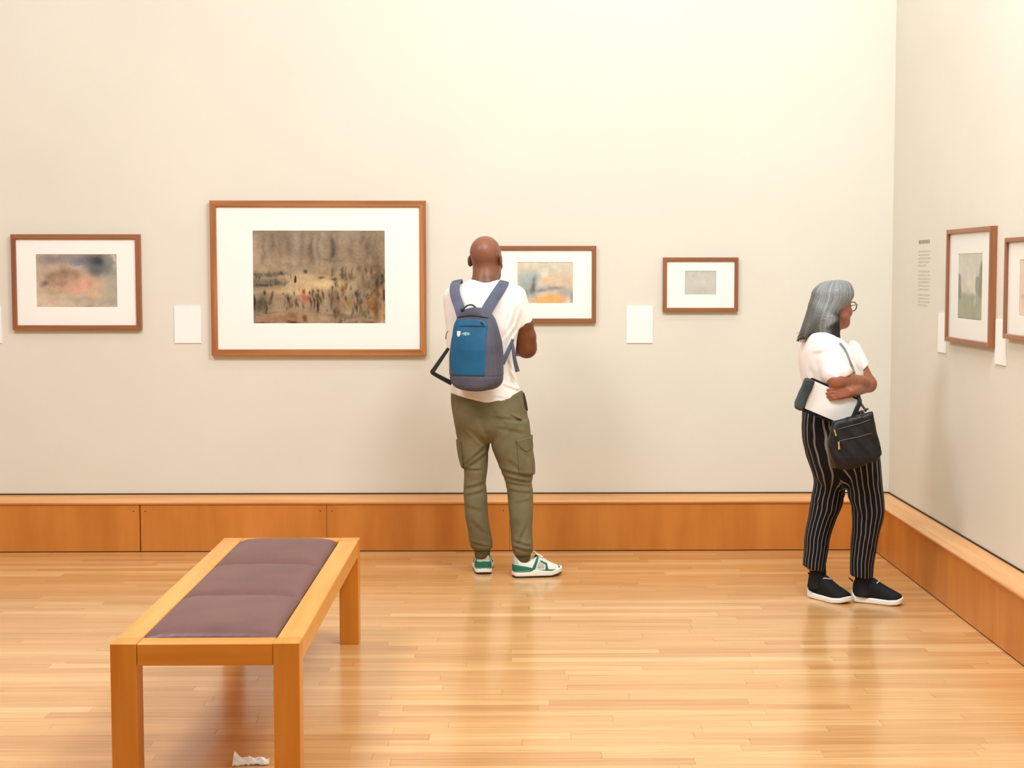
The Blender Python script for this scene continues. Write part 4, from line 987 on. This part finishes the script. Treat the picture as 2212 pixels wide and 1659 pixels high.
ribbon('shoulder_strap', [(am(1043, 694, -.19), (0, -1, .1)), (am(1052, 670, -.168), (0, -1, .15)), (am(1066, 646, -.142), (.1, -1, .3)), (am(1079, 626, -.112), (.15, -.8, .6)), (am(1088, 612, -.065), (.25, -.3, 1)), (am(1089, 609, .0), (.25, .1, 1)), (am(1086, 618, .07), (.1, .8, .7)), (am(1088, 650, .125), (0, 1, .1)), (am(1094, 690, .14), (0, 1, 0)), (am(1103, 730, .13), (0, 1, 0))], [.056, .058, .056, .055, .05, .045, .045, .04, .03], .011, M['strap'])
ribbon('webbing_strap', [(am(1084, 785, -.14), (0, -1, 0)), (am(1095, 765, -.13), (.2, -1, 0)), (am(1105, 742, -.09), (.6, -1, 0)), (am(1111, 722, -.03), (1, -.4, 0)), (am(1112, 712, .06), (1, 0, 0))], [.03, .022, .02, .02], .004, M['strap'])
ribbon('strap_tail', [(am(1108, 742, -.10), (.3, -1, 0)), (am(1109, 756, -.12), (.3, -1, 0)), (am(1112, 778, -.125), (.3, -1, 0)), (am(1118, 803, -.12), (.3, -1, 0))], [.014, .018, .02, .024], .003, M['pack_grey'])
ribbon('side_strap', [(am(969, 752, -.18), (-.3, -1, 0)), (am(952, 777, -.185), (-.2, -1, 0)), (am(937, 799, -.19), (-.2, -1, 0)), (am(934, 803, -.19), (-.2, -1, 0)), (am(937, 807, -.19), (-.2, -1, 0)), (am(955, 817, -.19), (-.2, -1, 0)), (am(976, 828, -.19), (-.2, -1, 0))], [.016, .02, .022, .022, .02, .022, .024], .003, M['webbing'])
ribbon('side_strap', [(am(968, 715, -.18), (-1, -.3, 0)), (am(964, 722, -.185), (-1, -.3, 0)), (am(963, 733, -.185), (-1, -.3, 0))], [.008, .008, .008], .003, M['webbing'])
ribbon('haul_loop', [(am(998, 671, -.205), (0, -.5, 1)), (am(1008, 661, -.21), (0, -.5, 1)), (am(1020, 659, -.215), (0, -.5, 1)), (am(1030, 667, -.215), (0, -.5, 1))], [.012, .014, .012], .004, M['pack_trim'])
MB().tube([am(995, 670, -.225), am(1004, 670, -.225)], .008, 8).build('buckle', M['webbing'], pack, smooth='auto')
MB().tube([am(1026, 668, -.225), am(1034, 668, -.225)], .008, 8).build('buckle', M['webbing'], pack, smooth='auto')
# ================================================================== the grey-haired woman
YF = 7.42
def aw(x, y, d=0): return at(x, y, YF+d)
S2 = YF/F
woman = empty('person', (aw(1815, 1290).x, YF, 0), 'grey-haired woman in white top and black pinstriped trousers, arms folded, near the corner', 'person')
wtor = Loft([(713, 1754, 1776, -.035, .045), (719, 1744, 1792, -.03, .085), (728, 1735, 1810, -.02, .125), (740, 1730, 1826, -.005, .152), (756, 1727, 1842, .0, .168), (780, 1727, 1858, .0, .172), (806, 1730, 1862, .0, .165), (835, 1735, 1858, .0, .158), (868, 1738, 1856, .0, .162), (905, 1738, 1862, .0, .168)], YF, 2.2)
whip = Loft([(876, 1739, 1858, .0, .155), (905, 1736, 1866, .0, .162), (935, 1736, 1880, .0, .168), (965, 1740, 1891, .0, .166), (990, 1746, 1895, .0, .155), (1015, 1754, 1894, .0, .13), (1038, 1765, 1886, 0, .09), (1055, 1785, 1870, .0, .045)], YF, 2.2)
wlL = Loft([(884, 1737, 1808, .03, .10), (922, 1736, 1822, .04, .105), (960, 1741, 1836, .05, .105), (990, 1747, 1840, .05, .105), (1018, 1756, 1838, .052, .10), (1045, 1763, 1833, .055, .095), (1060, 1762, 1829, .058, .09), (1080, 1758, 1827, .06, .086), (1102, 1754, 1822, .062, .084), (1122, 1752, 1812, .065, .08), (1143, 1748, 1805, .07, .078), (1170, 1744, 1798, .07, .074), (1200, 1742, 1792, .065, .07), (1226, 1740, 1788, .06, .066), (1240, 1740, 1786, .058, .065)], YF, 2.1)
wlR = Loft([(884, 1792, 1858, -.03, .10), (922, 1800, 1874, -.04, .105), (960, 1812, 1892, -.05, .105), (990, 1816, 1896, -.05, .105), (1018, 1821, 1897, -.05, .10), (1048, 1826, 1900, -.05, .095), (1068, 1828, 1903, -.05, .09), (1094, 1834, 1904, -.05, .088), (1115, 1837, 1901, -.05, .084), (1138, 1837, 1896, -.048, .08), (1160, 1835, 1891, -.045, .078), (1185, 1834, 1887, -.04, .074), (1215, 1833.5, 1884, -.035, .07), (1246, 1834, 1882, -.03, .066)], YF, 2.1)
HW, WYAW, WP = aw(1803, 661, .0), math.radians(-43), -.05
nsh, nel, nwr = aw(1787, 748, -.12), aw(1808, 823, -.19), aw(1868, 826, -.08)
fsh, fel, fwr = aw(1838, 758, .12), aw(1876, 830, .03), aw(1840, 847, -.205)
def wom_arms(X, Y, Z, g=0):
    s = S2
    m1 = nsh.lerp(nel, .5)
    d = cone(X, Y, Z, nsh, m1, 22*s-g, 22*s-g); d = smin(d, cone(X, Y, Z, m1, nel, 22*s-g, 19.5*s-g), .015)
    m2 = nel.lerp(nwr, .4)
    d = smin(d, cone(X, Y, Z, nel, m2, 20*s-g, 19*s-g), .02); d = smin(d, cone(X, Y, Z, m2, nwr, 19*s-g, 13.5*s-g), .015)
    e = cone(X, Y, Z, fsh, fel, 19*s-g, 16*s-g); e = smin(e, cone(X, Y, Z, fel, fwr, 17*s-g, 11.5*s-g), .02)
    return smin(d, e, .008)
hu = Vector((-.9, -.16, -.08)); hv = Vector((0, .1, 1))
def wom_body(X, Y, Z):
    x, y, z = to_local(X, Y, Z, HW, WYAW, WP)
    d = head_sdf(x, y, z, .96, False, False)
    d = smin(d, cone(X, Y, Z, aw(1795, 682, .0), aw(1786, 726, .0), .050, .056), .02)
    d = smin(d, wtor(X, Y, Z, .013), .03)
    d = smin(d, whip(X, Y, Z, .013), .02)
    d = smin(d, np.minimum(wlL(X, Y, Z, .018), wlR(X, Y, Z, .018)), .01)
    d = smin(d, wom_arms(X, Y, Z), .012)
    d = np.minimum(d, hand_sdf(X, Y, Z, fwr, hu, hv, .5, .84, (-.1, .95, -.15)))
    d = np.minimum(d, hand_sdf(X, Y, Z, nwr, (.25, .9, .05), (0, -.1, 1), .5, .8, (-1, .2, 0)))
    for a, h, f_ in ((aw(1770, 1236, .05), (1.447, 7.497), (1.545, 7.357)), (aw(1861, 1244, -.04), (1.640, 7.385), (1.79, 7.315))):
        d = smin(d, cone(X, Y, Z, a, (a.x, a.y, .08), .028, .026), .015)
        d = smin(d, cone(X, Y, Z, (h[0]+.01, h[1]-.01, .055), (f_[0], f_[1], .045), .024, .018), .02)
    return d
def wom_skin(P):
    c = np.tile(np.array([150, 92, 66.]), (len(P), 1))
    x, y, z = to_local(P[:, 0], P[:, 1], P[:, 2], HW, WYAW, WP)
    hd = np.clip((z+.12)/.03, 0, 1)[:, None]; c = c*(1-hd)+np.array([158, 100, 80.])*hd
    lips = (np.sqrt((x/.023)**2+((z+.061)/.012)**2) < 1)&(y > .08); c[lips] = (140, 66, 62)
    brow = (np.abs(z-.021-.1*(.03-np.abs(np.abs(x)-.03)))<.0035)&(np.abs(np.abs(x)-.031) < .016)&(y > .05); c[brow] = (70, 56, 50)
    c += (wob(P[:, 0], P[:, 1], P[:, 2], 55, 7))[:, None]
    return lin(np.clip(c, 0, 255))
sobj('body', wom_body, (aw(1715, 900).x, YF-.36, .02), (aw(1905, 900).x+.02, YF+.24, 1.56), .0055, M['skin_woman'], woman, wom_skin)
for s in (-1, 1):
    p = from_local((s*.0298, .0785, .001), HW, WYAW, WP); q = from_local((s*.0298, .0893, .001), HW, WYAW, WP)
    eo = MB(); ball(eo, p, .0122); ob = eo.build('eye', M['eye'], woman, smooth=True)
    io = MB(); ball(io, q, .005); io.build('iris', M['iris'], ob, smooth=True)
# blouse
fs_w = fold_px([(1830, 798, 1790, 765, 5, 2.4), (1800, 812, 1765, 790, 5, 1.8), (1745, 760, 1790, 745, 6, 1.8), (1820, 760, 1850, 800, 5, 2.0), (1745, 790, 1760, 840, 6, 2.2), (1738, 830, 1790, 860, 5, 2.2), (1800, 740, 1830, 775, 5, 1.6)], YF)
def wom_blouse(X, Y, Z):
    s = S2; t = wtor(X, Y, Z)
    e = aw(1806, 806, -.165); a = cone(X, Y, Z, nsh, e, 26*s, 31*s)
    pa, pb = aw(1775, 820), aw(1833, 797); nx, nz = (pb.z-pa.z), -(pb.x-pa.x); l = math.hypot(nx, nz); a = smax(a, (X-pa.x)*nx/l+(Z-pa.z)*nz/l, .004)
    b = cone(X, Y, Z, fsh, fsh.lerp(fel, .62), 24*s, 21.5*s)
    pa, pb = aw(1856, 808), aw(1880, 790); nx, nz = (pb.z-pa.z), -(pb.x-pa.x); l = math.hypot(nx, nz); b = smax(b, (X-pa.x)*nx/l+(Z-pa.z)*nz/l, .004)
    d = smin(smin(t, a, .02), b, .02)
    nk = cone(X, Y, Z, aw(1800, 690, .02), aw(1797, 722, .01), .062, .066)
    d = smax(d, -nk, .005)
    d = smax(d, aw(1800, 888).z-Z, .004)
    return d+folds(X, Y, Z, fs_w)*np.clip((YF-Y)*14, 0, 1)+wob(X, Y, Z, 36, .0018, 2)
sobj('blouse', wom_blouse, (aw(1718, 900).x, YF-.28, aw(1800, 903).z), (aw(1895, 800).x, YF+.22, aw(1800, 706).z), .0045, M['blouse'], woman)
# trousers with woven stripes
ft_w = fold_px([(1750, 985, 1790, 1075, 5, 3.0), (1742, 960, 1775, 1030, 5, 2.4), (1800, 1040, 1828, 1078, 5, 2.4), (1760, 1080, 1800, 1120, 6, 2.2), (1832, 1075, 1868, 1130, 6, 3), (1850, 1050, 1866, 1120, 5, 2), (1760, 1150, 1790, 1190, 6, 1.8), (1845, 1150, 1882, 1190, 6, 1.8), (1870, 1000, 1890, 1060, 6, 1.6), (1740, 905, 1760, 960, 4, 2)], YF)
def wom_tr(X, Y, Z):
    d = smin(wlL(X, Y, Z), wlR(X, Y, Z), .008); d = smin(d, whip(X, Y, Z), .015)
    hemz = line_z(X, [(1740, 1225), (1787, 1239), (1810, 1240), (1833, 1238), (1884, 1243)], YF+.02)
    d = smax(d, hemz-Z, .003)
    return d+folds(X, Y, Z, ft_w)+wob(X, Y, Z, 30, .0028, 1)
def stripe_u(P):
    X, Y, Z = P.T
    a = wlL(X, Y, Z); b = wlR(X, Y, Z); left = a < b
    uL, _ = wlL.ang(P); uR, _ = wlR.ang(P)
    return (np.where(left, uL, uR+1.1)+.018*np.sin(Z*31+X*20)+.012*np.sin(Z*67+1))/(2*math.pi)
def stripe_mat():
    m, nt, b = newmat('black_pinstripe_cotton', .8, (14, 12, 14), .25); L = nt.links
    a = N(nt, 'ShaderNodeAttribute'); a.attribute_name = 'u'
    mu = N(nt, 'ShaderNodeMath', operation='MULTIPLY'); mu.inputs[1].default_value = 20; L.new(a.outputs['Fac'], mu.inputs[0])
    fr = N(nt, 'ShaderNodeMath', operation='FRACT'); L.new(mu.outputs[0], fr.inputs[0])
    cr = N(nt, 'ShaderNodeValToRGB'); e = cr.color_ramp.elements
    e[0].position = .0; e[0].color = L4((13, 11, 13)); e[1].position = 1; e[1].color = L4((13, 11, 13))
    for p, c in ((.37, (13, 11, 13)), (.41, (128, 126, 130)), (.57, (128, 126, 130)), (.61, (13, 11, 13))):
        q = e.new(p); q.color = L4(c)
    L.new(fr.outputs[0], cr.inputs[0]); L.new(cr.outputs[0], b.inputs['Base Color'])
    return m
M['stripe'] = stripe_mat()
sobj('trousers', wom_tr, (aw(1728, 900).x, YF-.2, aw(1800, 1250).z), (aw(1912, 900).x, YF+.22, aw(1800, 884).z), .0045, M['stripe'], woman, attrs={'u': stripe_u})
for x0, x1, y0, dy in ((1753, 1789, 1215, .052), (1843, 1881, 1222, -.042)):
    sk = Loft([(y0, x0+1, x1-1, dy, .045), (y0+25, x0, x1, dy, .043), (y0+45, x0-3, x1+2, dy, .045), (y0+60, x0-6, x1+6, dy-.01, .05)], YF, 2)
    sobj('sock', lambda X, Y, Z: sk(X, Y, Z), (aw(x0-12, 1240).x, YF+dy-.08, aw(1800, y0+66).z), (aw(x1+12, 1240).x, YF+dy+.08, aw(1800, y0-5).z), .004, M['black_cloth'], woman)
# slip-on shoes
def make_slipon(parent, heel, yaw, s, L=.245, patch_on=True):
    hx, hy = heel; W = .094
    def loc(X, Y, Z): return to_local(X, Y, Z, (hx, hy, 0), yaw)
    lift = lambda y: np.interp(y/L, [-.02, 0, .08, .35, .75, .9, 1.02], [.016, .012, .002, 0, 0, .004, .016]).astype(f32)
    def plan(x, y, g=0): return np.abs(x-shoe_cx(y, L, s))-shoe_half(y, L, W)-g
    def sole(X, Y, Z):
        x, y, z = loc(X, Y, Z); zz = z-lift(y); th = np.interp(y/L, [0, .06, .3, .8, 1], [.046, .036, .028, .026, .026]).astype(f32)
        q = smax(plan(x, y, .005), np.maximum(-y-.004, y-L-.003), .012)
        return smax(q, np.maximum(zz-th, .001-zz), .006)
    Ht = lambda y: np.interp(y/L, [-.05, 0, .1, .25, .42, .55, .7, .85, .95, 1], [.085, .098, .108, .11, .118, .098, .078, .062, .052, .03]).astype(f32)
    def upper(X, Y, Z, g=0):
        x, y, z = loc(X, Y, Z); h = Ht(y)+g; a = np.maximum(shoe_half(y, L, W)*.97+g, .002)
        k = (np.abs((x-shoe_cx(y, L, s))/a)**2.3+np.abs((z-.02)/(h-.02))**2.3)**(1/2.3)
        d = (k-1)*np.minimum(a, h)*.8
        return smax(smax(d, .02-z, .004), np.maximum(-y-g+.002, y-L-g+.004), .014)
    xs_ = [from_local(p, (hx, hy, 0), yaw) for p in ((-.07, -.02, 0), (.07, -.02, 0), (-.07, L+.02, 0), (.07, L+.02, 0))]
    lo_ = (min(p.x for p in xs_), min(p.y for p in xs_), -.006); hi_ = (max(p.x for p in xs_), max(p.y for p in xs_), .13)
    sh = empty('slip_on_shoe', (hx, hy, 0)); setparent(sh, parent)
    sobj('sole', sole, lo_, (hi_[0], hi_[1], .09), .003, M['white_foam'], sh)
    sobj('upper', lambda X, Y, Z: upper(X, Y, Z), lo_, hi_, .003, M['black_cloth'], sh)
    # grey edging over the instep
    pts = []
    for a in np.linspace(-.62, .62, 9):
        y = .128-.03*abs(a)**1.5-.012*(a*s); h = float(Ht(np.array([y]))[0]); hw_ = float(shoe_half(np.array([y]), L, W)[0])*.97
        xx = a*.93*hw_; zz = .02+(h-.02)*max(1-abs(a*.93)**2.3, 0)**(1/2.3)+.001; pts.append(from_local((xx+float(shoe_cx(np.array([y]), L, s)[0]), y, zz), (hx, hy, 0), yaw))
    MB().tube(catmull(pts, 2), .0032, 6).build('edging', M['shoe_grey'], sh, smooth=True)
    def lp2(X, Y, Z):
        x, y, z = loc(X, Y, Z); return np.maximum(np.abs(y-.072-(z-.055)*.3)-.0115, np.abs(z-.056)-.010)
    sobj('side_tab', lambda X, Y, Z: smax(smax(upper(X, Y, Z, .0018), lp2(X, Y, Z), .002), (loc(X, Y, Z)[0])*s*-1+.0, .002), lo_, hi_, .0028, newmat('grey_side_tab', .6, (120, 120, 122))[0], sh)
    pl = [from_local(p, (hx, hy, 0), yaw) for p in ((0, .004, .092), (0, -.012, .106), (0, -.016, .112), (0, -.006, .105), (0, .006, .096))]
    MB().tube(pl, 1, 8, flat=(.010, .002, from_local((0, -1, .6), (0, 0, 0), yaw))).build('heel_loop', M['rib'], sh, smooth='auto')
make_slipon(woman, (1.440, 7.512), math.radians(-145), 1)
make_slipon(woman, (1.616, 7.398), math.radians(-114), -1)
# hair
hair1 = Loft([(604.5, 1800, 1820, .0, .018), (606.5, 1787, 1828, .0, .04), (611, 1774, 1835, .0, .062), (618, 1764, 1840, .0, .08), (628, 1756, 1843, .0, .094), (643, 1752, 1842, .0, .100), (655, 1749, 1833, .0, .101), (668, 1746, 1820, -.002, .102), (684, 1742, 1811, -.004, .102), (698, 1738, 1809, -.006, .098), (712, 1736, 1811, -.008, .094), (726, 1738, 1812, -.01, .088), (738, 1752, 1810, -.01, .075)], YF, 2.1)
rh = np.random.RandomState(3); strand = np.convolve(rh.rand(720), np.ones(3)/3, 'same'); strand2 = rh.rand(360)
def hair(X, Y, Z):
    d = hair1(X, Y, Z)
    for a, b, r0, r1 in (((1764, 664, -.04), (1729, 731, -.07), 13, 4), ((1762, 660, .0), (1724, 735, -.045), 13, 3.2), ((1768, 672, -.06), (1738, 728, -.09), 14, 4.5), ((1800, 690, -.08), (1806, 741, -.118), 10, 4), ((1804, 680, -.07), (1812, 738, -.09), 8, 3.4), ((1790, 690, -.085), (1797, 735, -.12), 10, 5)):
        d = smin(d, cone(X, Y, Z, aw(*a), aw(*b), r0*S2, r1*S2), .02)
    x, y, z = to_local(X, Y, Z, HW, WYAW, WP)
    d = smax(d, -ell(x, y, z, (0, .115, -.035), (.064, .085, .085)), .01)
    cx, a, cy, b = hair1.p(Z)
    th = np.arctan2((X-cx)/a, -(Y-cy)/b)
    i = ((th+math.pi)/(2*math.pi)*719)
    d = d+(np.interp(i+Z*60, np.arange(2000), np.tile(strand, 3)[:2000])-.5)*.0055*np.clip((aw(1800, 606).z-Z)*20, 0, 1)
    return d
def hair_col(P):
    X, Y, Z = P.T; cx, a, cy, b = hair1.p(Z); th = np.arctan2((X-cx)/a, -(Y-cy)/b); i = (th+math.pi)/(2*math.pi)*719
    st = np.interp(i+Z*60, np.arange(2000), np.tile(strand, 3)[:2000]); st2 = np.interp((i*.5+Z*30) % 359, np.arange(360), strand2)
    g = np.array([124, 128, 127.])*(0.62+.75*st[:, None]*.6+.34*st2[:, None])
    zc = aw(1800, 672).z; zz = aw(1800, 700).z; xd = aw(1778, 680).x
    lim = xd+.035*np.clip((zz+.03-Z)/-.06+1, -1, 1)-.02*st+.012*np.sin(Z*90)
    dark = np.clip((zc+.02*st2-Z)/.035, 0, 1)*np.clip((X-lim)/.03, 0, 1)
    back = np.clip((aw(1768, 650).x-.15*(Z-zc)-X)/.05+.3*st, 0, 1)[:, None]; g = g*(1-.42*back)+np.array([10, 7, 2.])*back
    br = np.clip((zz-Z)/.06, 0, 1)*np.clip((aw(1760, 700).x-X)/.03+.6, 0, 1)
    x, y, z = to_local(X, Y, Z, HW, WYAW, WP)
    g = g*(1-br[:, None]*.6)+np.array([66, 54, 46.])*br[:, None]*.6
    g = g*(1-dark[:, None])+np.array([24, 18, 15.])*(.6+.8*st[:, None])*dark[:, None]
    return lin(np.clip(g, 0, 255))
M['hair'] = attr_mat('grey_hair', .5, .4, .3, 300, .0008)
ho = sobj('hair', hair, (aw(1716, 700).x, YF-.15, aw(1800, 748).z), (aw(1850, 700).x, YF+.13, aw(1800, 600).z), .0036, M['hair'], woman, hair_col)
hb = MB(); rr = random.Random(4)
for k in range(46):                            # loose strands at the ends
    t = rr.random(); 
    if t < .6: a = (rr.uniform(1750, 1762), rr.uniform(690, 700), rr.uniform(-.05, .0)); b = (rr.uniform(1719, 1742), rr.uniform(722, 741), rr.uniform(-.1, -.03))
    else: a = (rr.uniform(1796, 1808), rr.uniform(696, 710), rr.uniform(-.07, -.05)); b = (rr.uniform(1794, 1815), rr.uniform(728, 746), rr.uniform(-.135, -.10))
    m_ = ((a[0]+b[0])/2+rr.uniform(-3, 3), (a[1]+b[1])/2, (a[2]+b[2])/2-.006)
    hb.tube(catmull([aw(*a), aw(*m_), aw(*b)], 3), [.0022, .0022, .002, .0018, .0015, .001, .0006], 5)
o = hb.build('loose_strands', newmat('dark_hair_ends', .55, (70, 60, 54))[0], woman, smooth=True); o['kind'] = 'stuff'
# spectacles
gl = empty('spectacles', from_local((0, .11, 0), HW, WYAW, WP)); setparent(gl, woman)
M['tortoise'] = newmat('tortoise_rim', .35, (112, 72, 56))[0]
for s in (-1, 1):
    ring = [from_local((s*.033+.0235*math.cos(a), .110-.006*abs(math.cos(a)), .002+.0215*math.sin(a)), HW, WYAW, WP) for a in np.linspace(0, 2*math.pi, 25)]
    MB().tube(ring, .0027, 6, caps=False).build('rim', M['tortoise'], gl, smooth=True)
    vs = [from_local((s*.033+.0225*math.cos(a), .110-.005*abs(math.cos(a))+dd, .002+.0205*math.sin(a)), HW, WYAW, WP) for dd in (-.0006, .0006) for a in np.linspace(0, 2*math.pi, 24, endpoint=False)]
    MB().add(vs, [tuple(range(24)), tuple(range(24, 48))]+[(i, (i+1) % 24, 24+(i+1) % 24, 24+i) for i in range(24)]).build('lens', M['glass'], gl)
    MB().tube([from_local(p, HW, WYAW, WP) for p in ((s*.056, .106, .010), (s*.070, .090, .010), (s*.078, .04, .006), (s*.081, .0, .0))], .002, 6).build('temple', M['tortoise'], gl, smooth=True)
MB().tube([from_local(p, HW, WYAW, WP) for p in ((-.011, .111, .004), (0, .115, .007), (.011, .111, .004))], .0022, 6).build('bridge', M['tortoise'], gl, smooth=True)

# ------------------------------------------------------------------ folder under her arm
FD = -.196
fold = empty('folder', aw(1795, 870, FD), 'black-edged folder with white page and grey-green cover, under the woman\'s folded arms', 'folder')
def plate(name, quad, d0, d1, m, rnd=0):
    a = [aw(x, y, d0) for x, y in quad]; b = [aw(x, y, d1) for x, y in quad]
    n = len(a); return MB().add(a+b, [tuple(range(n)), tuple(range(n, 2*n))[::-1]]+[(i, (i+1) % n, n+(i+1) % n, n+i) for i in range(n)]).build(name, m, fold)
plate('cover', [(1751, 817), (1755, 816), (1859, 862), (1862, 866), (1833, 925), (1828, 927), (1735, 889), (1732, 884)], FD, FD+.008, M['black_cloth'])
pgq = [(1757, 822), (1855, 865), (1828, 920), (1738, 882)]
mb = MB(); nx, ny = 14, 10; vs = []
for i in range(nx+1):
    for j in range(ny+1):
        u, v = i/nx, j/ny
        px = (pgq[0][0]*(1-u)+pgq[1][0]*u)*(1-v)+(pgq[3][0]*(1-u)+pgq[2][0]*u)*v
        py = (pgq[0][1]*(1-u)+pgq[1][1]*u)*(1-v)+(pgq[3][1]*(1-u)+pgq[2][1]*u)*v
        vs.append(aw(px, py, FD-.004-.004*math.sin(math.pi*v)*math.sin(math.pi*u)-.0015*math.sin(u*9+v*4)))
w_ = ny+1; fq = [(i*w_+j, (i+1)*w_+j, (i+1)*w_+j+1, i*w_+j+1) for i in range(nx) for j in range(ny)]
n0 = len(vs); vs += [v+Vector((0, .003, 0)) for v in vs]
rim = [i*w_ for i in range(nx+1)]+[nx*w_+j for j in range(1, ny+1)]+[i*w_+ny for i in range(nx-1, -1, -1)]+[j for j in range(ny-1, 0, -1)]
fq += [tuple(n0+k for k in f_) for f_ in fq]+[(rim[i], rim[(i+1) % len(rim)], n0+rim[(i+1) % len(rim)], n0+rim[i]) for i in range(len(rim))]
mb.add(vs, fq).build('page', newmat('white_page', .6, (236, 234, 230))[0], fold, smooth='auto')
ra, rb2 = aw(1748, 824, FD-.012), aw(1724, 878, FD-.012)
def roll(X, Y, Z):
    ax = (rb2-ra).normalized(); px_ = Vector((ax.z, 0, -ax.x)) if True else 0
    mid = (ra+rb2)/2; u = (X-mid.x)*ax.x+(Z-mid.z)*ax.z; v = (X-mid.x)*px_.x+(Z-mid.z)*px_.z; w2 = Y-mid.y
    L_ = (rb2-ra).length/2
    qx, qy, qz = np.abs(u)-L_-.012+.01, np.abs(v)-.025+.012, np.abs(w2)-.016+.012
    d = np.sqrt(np.maximum(qx, 0)**2+np.maximum(qy, 0)**2+np.maximum(qz, 0)**2)+np.minimum(np.maximum(np.maximum(qx, qy), qz), 0)-.012
    return d+wob(X, Y, Z, 70, .0016, 2)
sobj('rolled_cover', roll, (aw(1700, 850).x, YF+FD-.05, aw(1700, 900).z), (aw(1772, 850).x, YF+FD+.03, aw(1700, 805).z), .003, noise_col('grey_green_cover', (34, 42, 42), (70, 80, 80), (1, 1, 1), 12, 4, .5, .3, 50, .4), fold)

# ------------------------------------------------------------------ shoulder bag
BD = -.266
M['bag_leather'] = noise_col('soft_black_leather', (9, 8, 9), (17, 14, 16), (1, 1, 1), 14, 4, .45, .5, 90, .4, bdist=.002)
bag = empty('shoulder_bag', aw(1845, 1010, BD), 'black leather shoulder bag with gold zip pulls hanging at the woman\'s hip', 'bag')
bpoly = [(1798, 910), (1884, 888), (1896, 940), (1903, 980), (1890, 995), (1840, 1012), (1800, 1012), (1787, 960)]
def reg2(X, Z, poly, Y0):
    q = [at(a, b, Y0) for a, b in poly]; d = -1e3; n = len(q)
    for i in range(n):
        a, b = q[i], q[(i+1) % n]; ex, ez = b.x-a.x, b.z-a.z; l = math.hypot(ex, ez)
        d = smax(d, ((X-a.x)*(-ez)+(Z-a.z)*ex)/l, .006) if i else ((X-a.x)*(-ez)+(Z-a.z)*ex)/l
    return d
zt_, zb_ = aw(1840, 900).z, aw(1840, 1010).z
def bag_sdf(X, Y, Z):
    th = np.interp(Z, [zb_, (zb_*2+zt_)/3, zt_], [.050, .052, .026]).astype(f32)
    d = smax(reg2(X, Z, bpoly, YF+BD), np.abs(Y-YF-BD)-th, .026)
    return d+wob(X, Y, Z, 55, .0030, .7)+wob(X, Y, Z, 120, .0009, .2)
sobj('bag_body', bag_sdf, (aw(1775, 950, BD).x, YF+BD-.08, aw(1800, 1022, BD).z), (aw(1914, 950, BD).x, YF+BD+.08, aw(1800, 876, BD).z), .0036, M['bag_leather'], bag)
def bag_face(px, py, out=.002):
    lo_, hi_ = YF+BD-.1, YF+BD
    for _ in range(25):
        mid = (lo_+hi_)/2; p = at(px, py, mid)
        if float(bag_sdf(np.array([p.x]), np.array([p.y]), np.array([p.z]))[0]) > out: lo_ = mid
        else: hi_ = mid
    return at(px, py, hi_)
M['zipsheen'] = newmat('dark_zip_welt', .3, (66, 62, 62))[0]
for pts in ([(1812, 953), (1830, 949), (1850, 945), (1868, 940), (1884, 936)], [(1808, 928), (1830, 922), (1850, 917), (1868, 911), (1881, 906)], [(1846, 899), (1858, 897), (1870, 893), (1878, 891)]):
    MB().tube(catmull([bag_face(a, b, .001) for a, b in pts], 3), .0026, 6).build('zip_welt', M['zipsheen'], bag, smooth=True)
for (x, y, dx, dy, w_) in ((1802, 928, 4, 14, .0065), (1811.5, 954, 1, 17, .0085)):
    a, b = bag_face(x, y, .006), bag_face(x+dx, y+dy, .006); m_ = (a+b)/2
    MB().tube([a, a.lerp(b, .25), m_, a.lerp(b, .8), b], 1, 10, flat=([w_*.9, w_, w_*.7, w_*1.2, w_*.9], .003, (0, -1, 0))).build('zip_pull', M['gold'], bag, smooth='auto')
def brib(name, pts, w_, t_, m, nrm=(0, -1, 0)):
    MB().tube(catmull(pts, 4), 1, 12, flat=(w_, t_, nrm)).build(name, m, bag, smooth='auto')
brib('strap', [aw(1850, 846, -.10), aw(1853, 858, -.17), aw(1858, 869, -.23), aw(1866, 881, -.25), aw(1871, 889, -.255)], .011, .006, M['bag_leather'])
brib('strap', [aw(1852, 850, -.13), aw(1857, 867, -.24), aw(1850, 885, -.265), aw(1842, 905, -.27), aw(1833, 925, -.275)], .022, .005, M['bag_leather'])
MB().tube([aw(1866, 885, -.255), aw(1876, 883, -.255)], .0045, 8).build('ring', M['zipsheen'], bag, smooth='auto')
def on_blouse(px, py, out=.003):
    lo_, hi_ = YF-.32, YF+.05
    ys_ = np.linspace(lo_, hi_, 400); P_ = [at(px, py, q) for q in ys_]
    v = wom_blouse(np.array([p.x for p in P_]), np.array([p.y for p in P_]), np.array([p.z for p in P_]))
    i = int(np.argmax(v < out)) if (v < out).any() else 200
    return P_[i]
cp = [on_blouse(a, b) for a, b in ((1814, 741), (1822, 750), (1829, 763), (1836, 780), (1842, 795), (1846, 806))]
brib('crossbody_strap', cp+[aw(1849, 818, -.05)], .011, .003, newmat('grey_strap', .7, (138, 138, 132))[0], (.35, -1, .1))
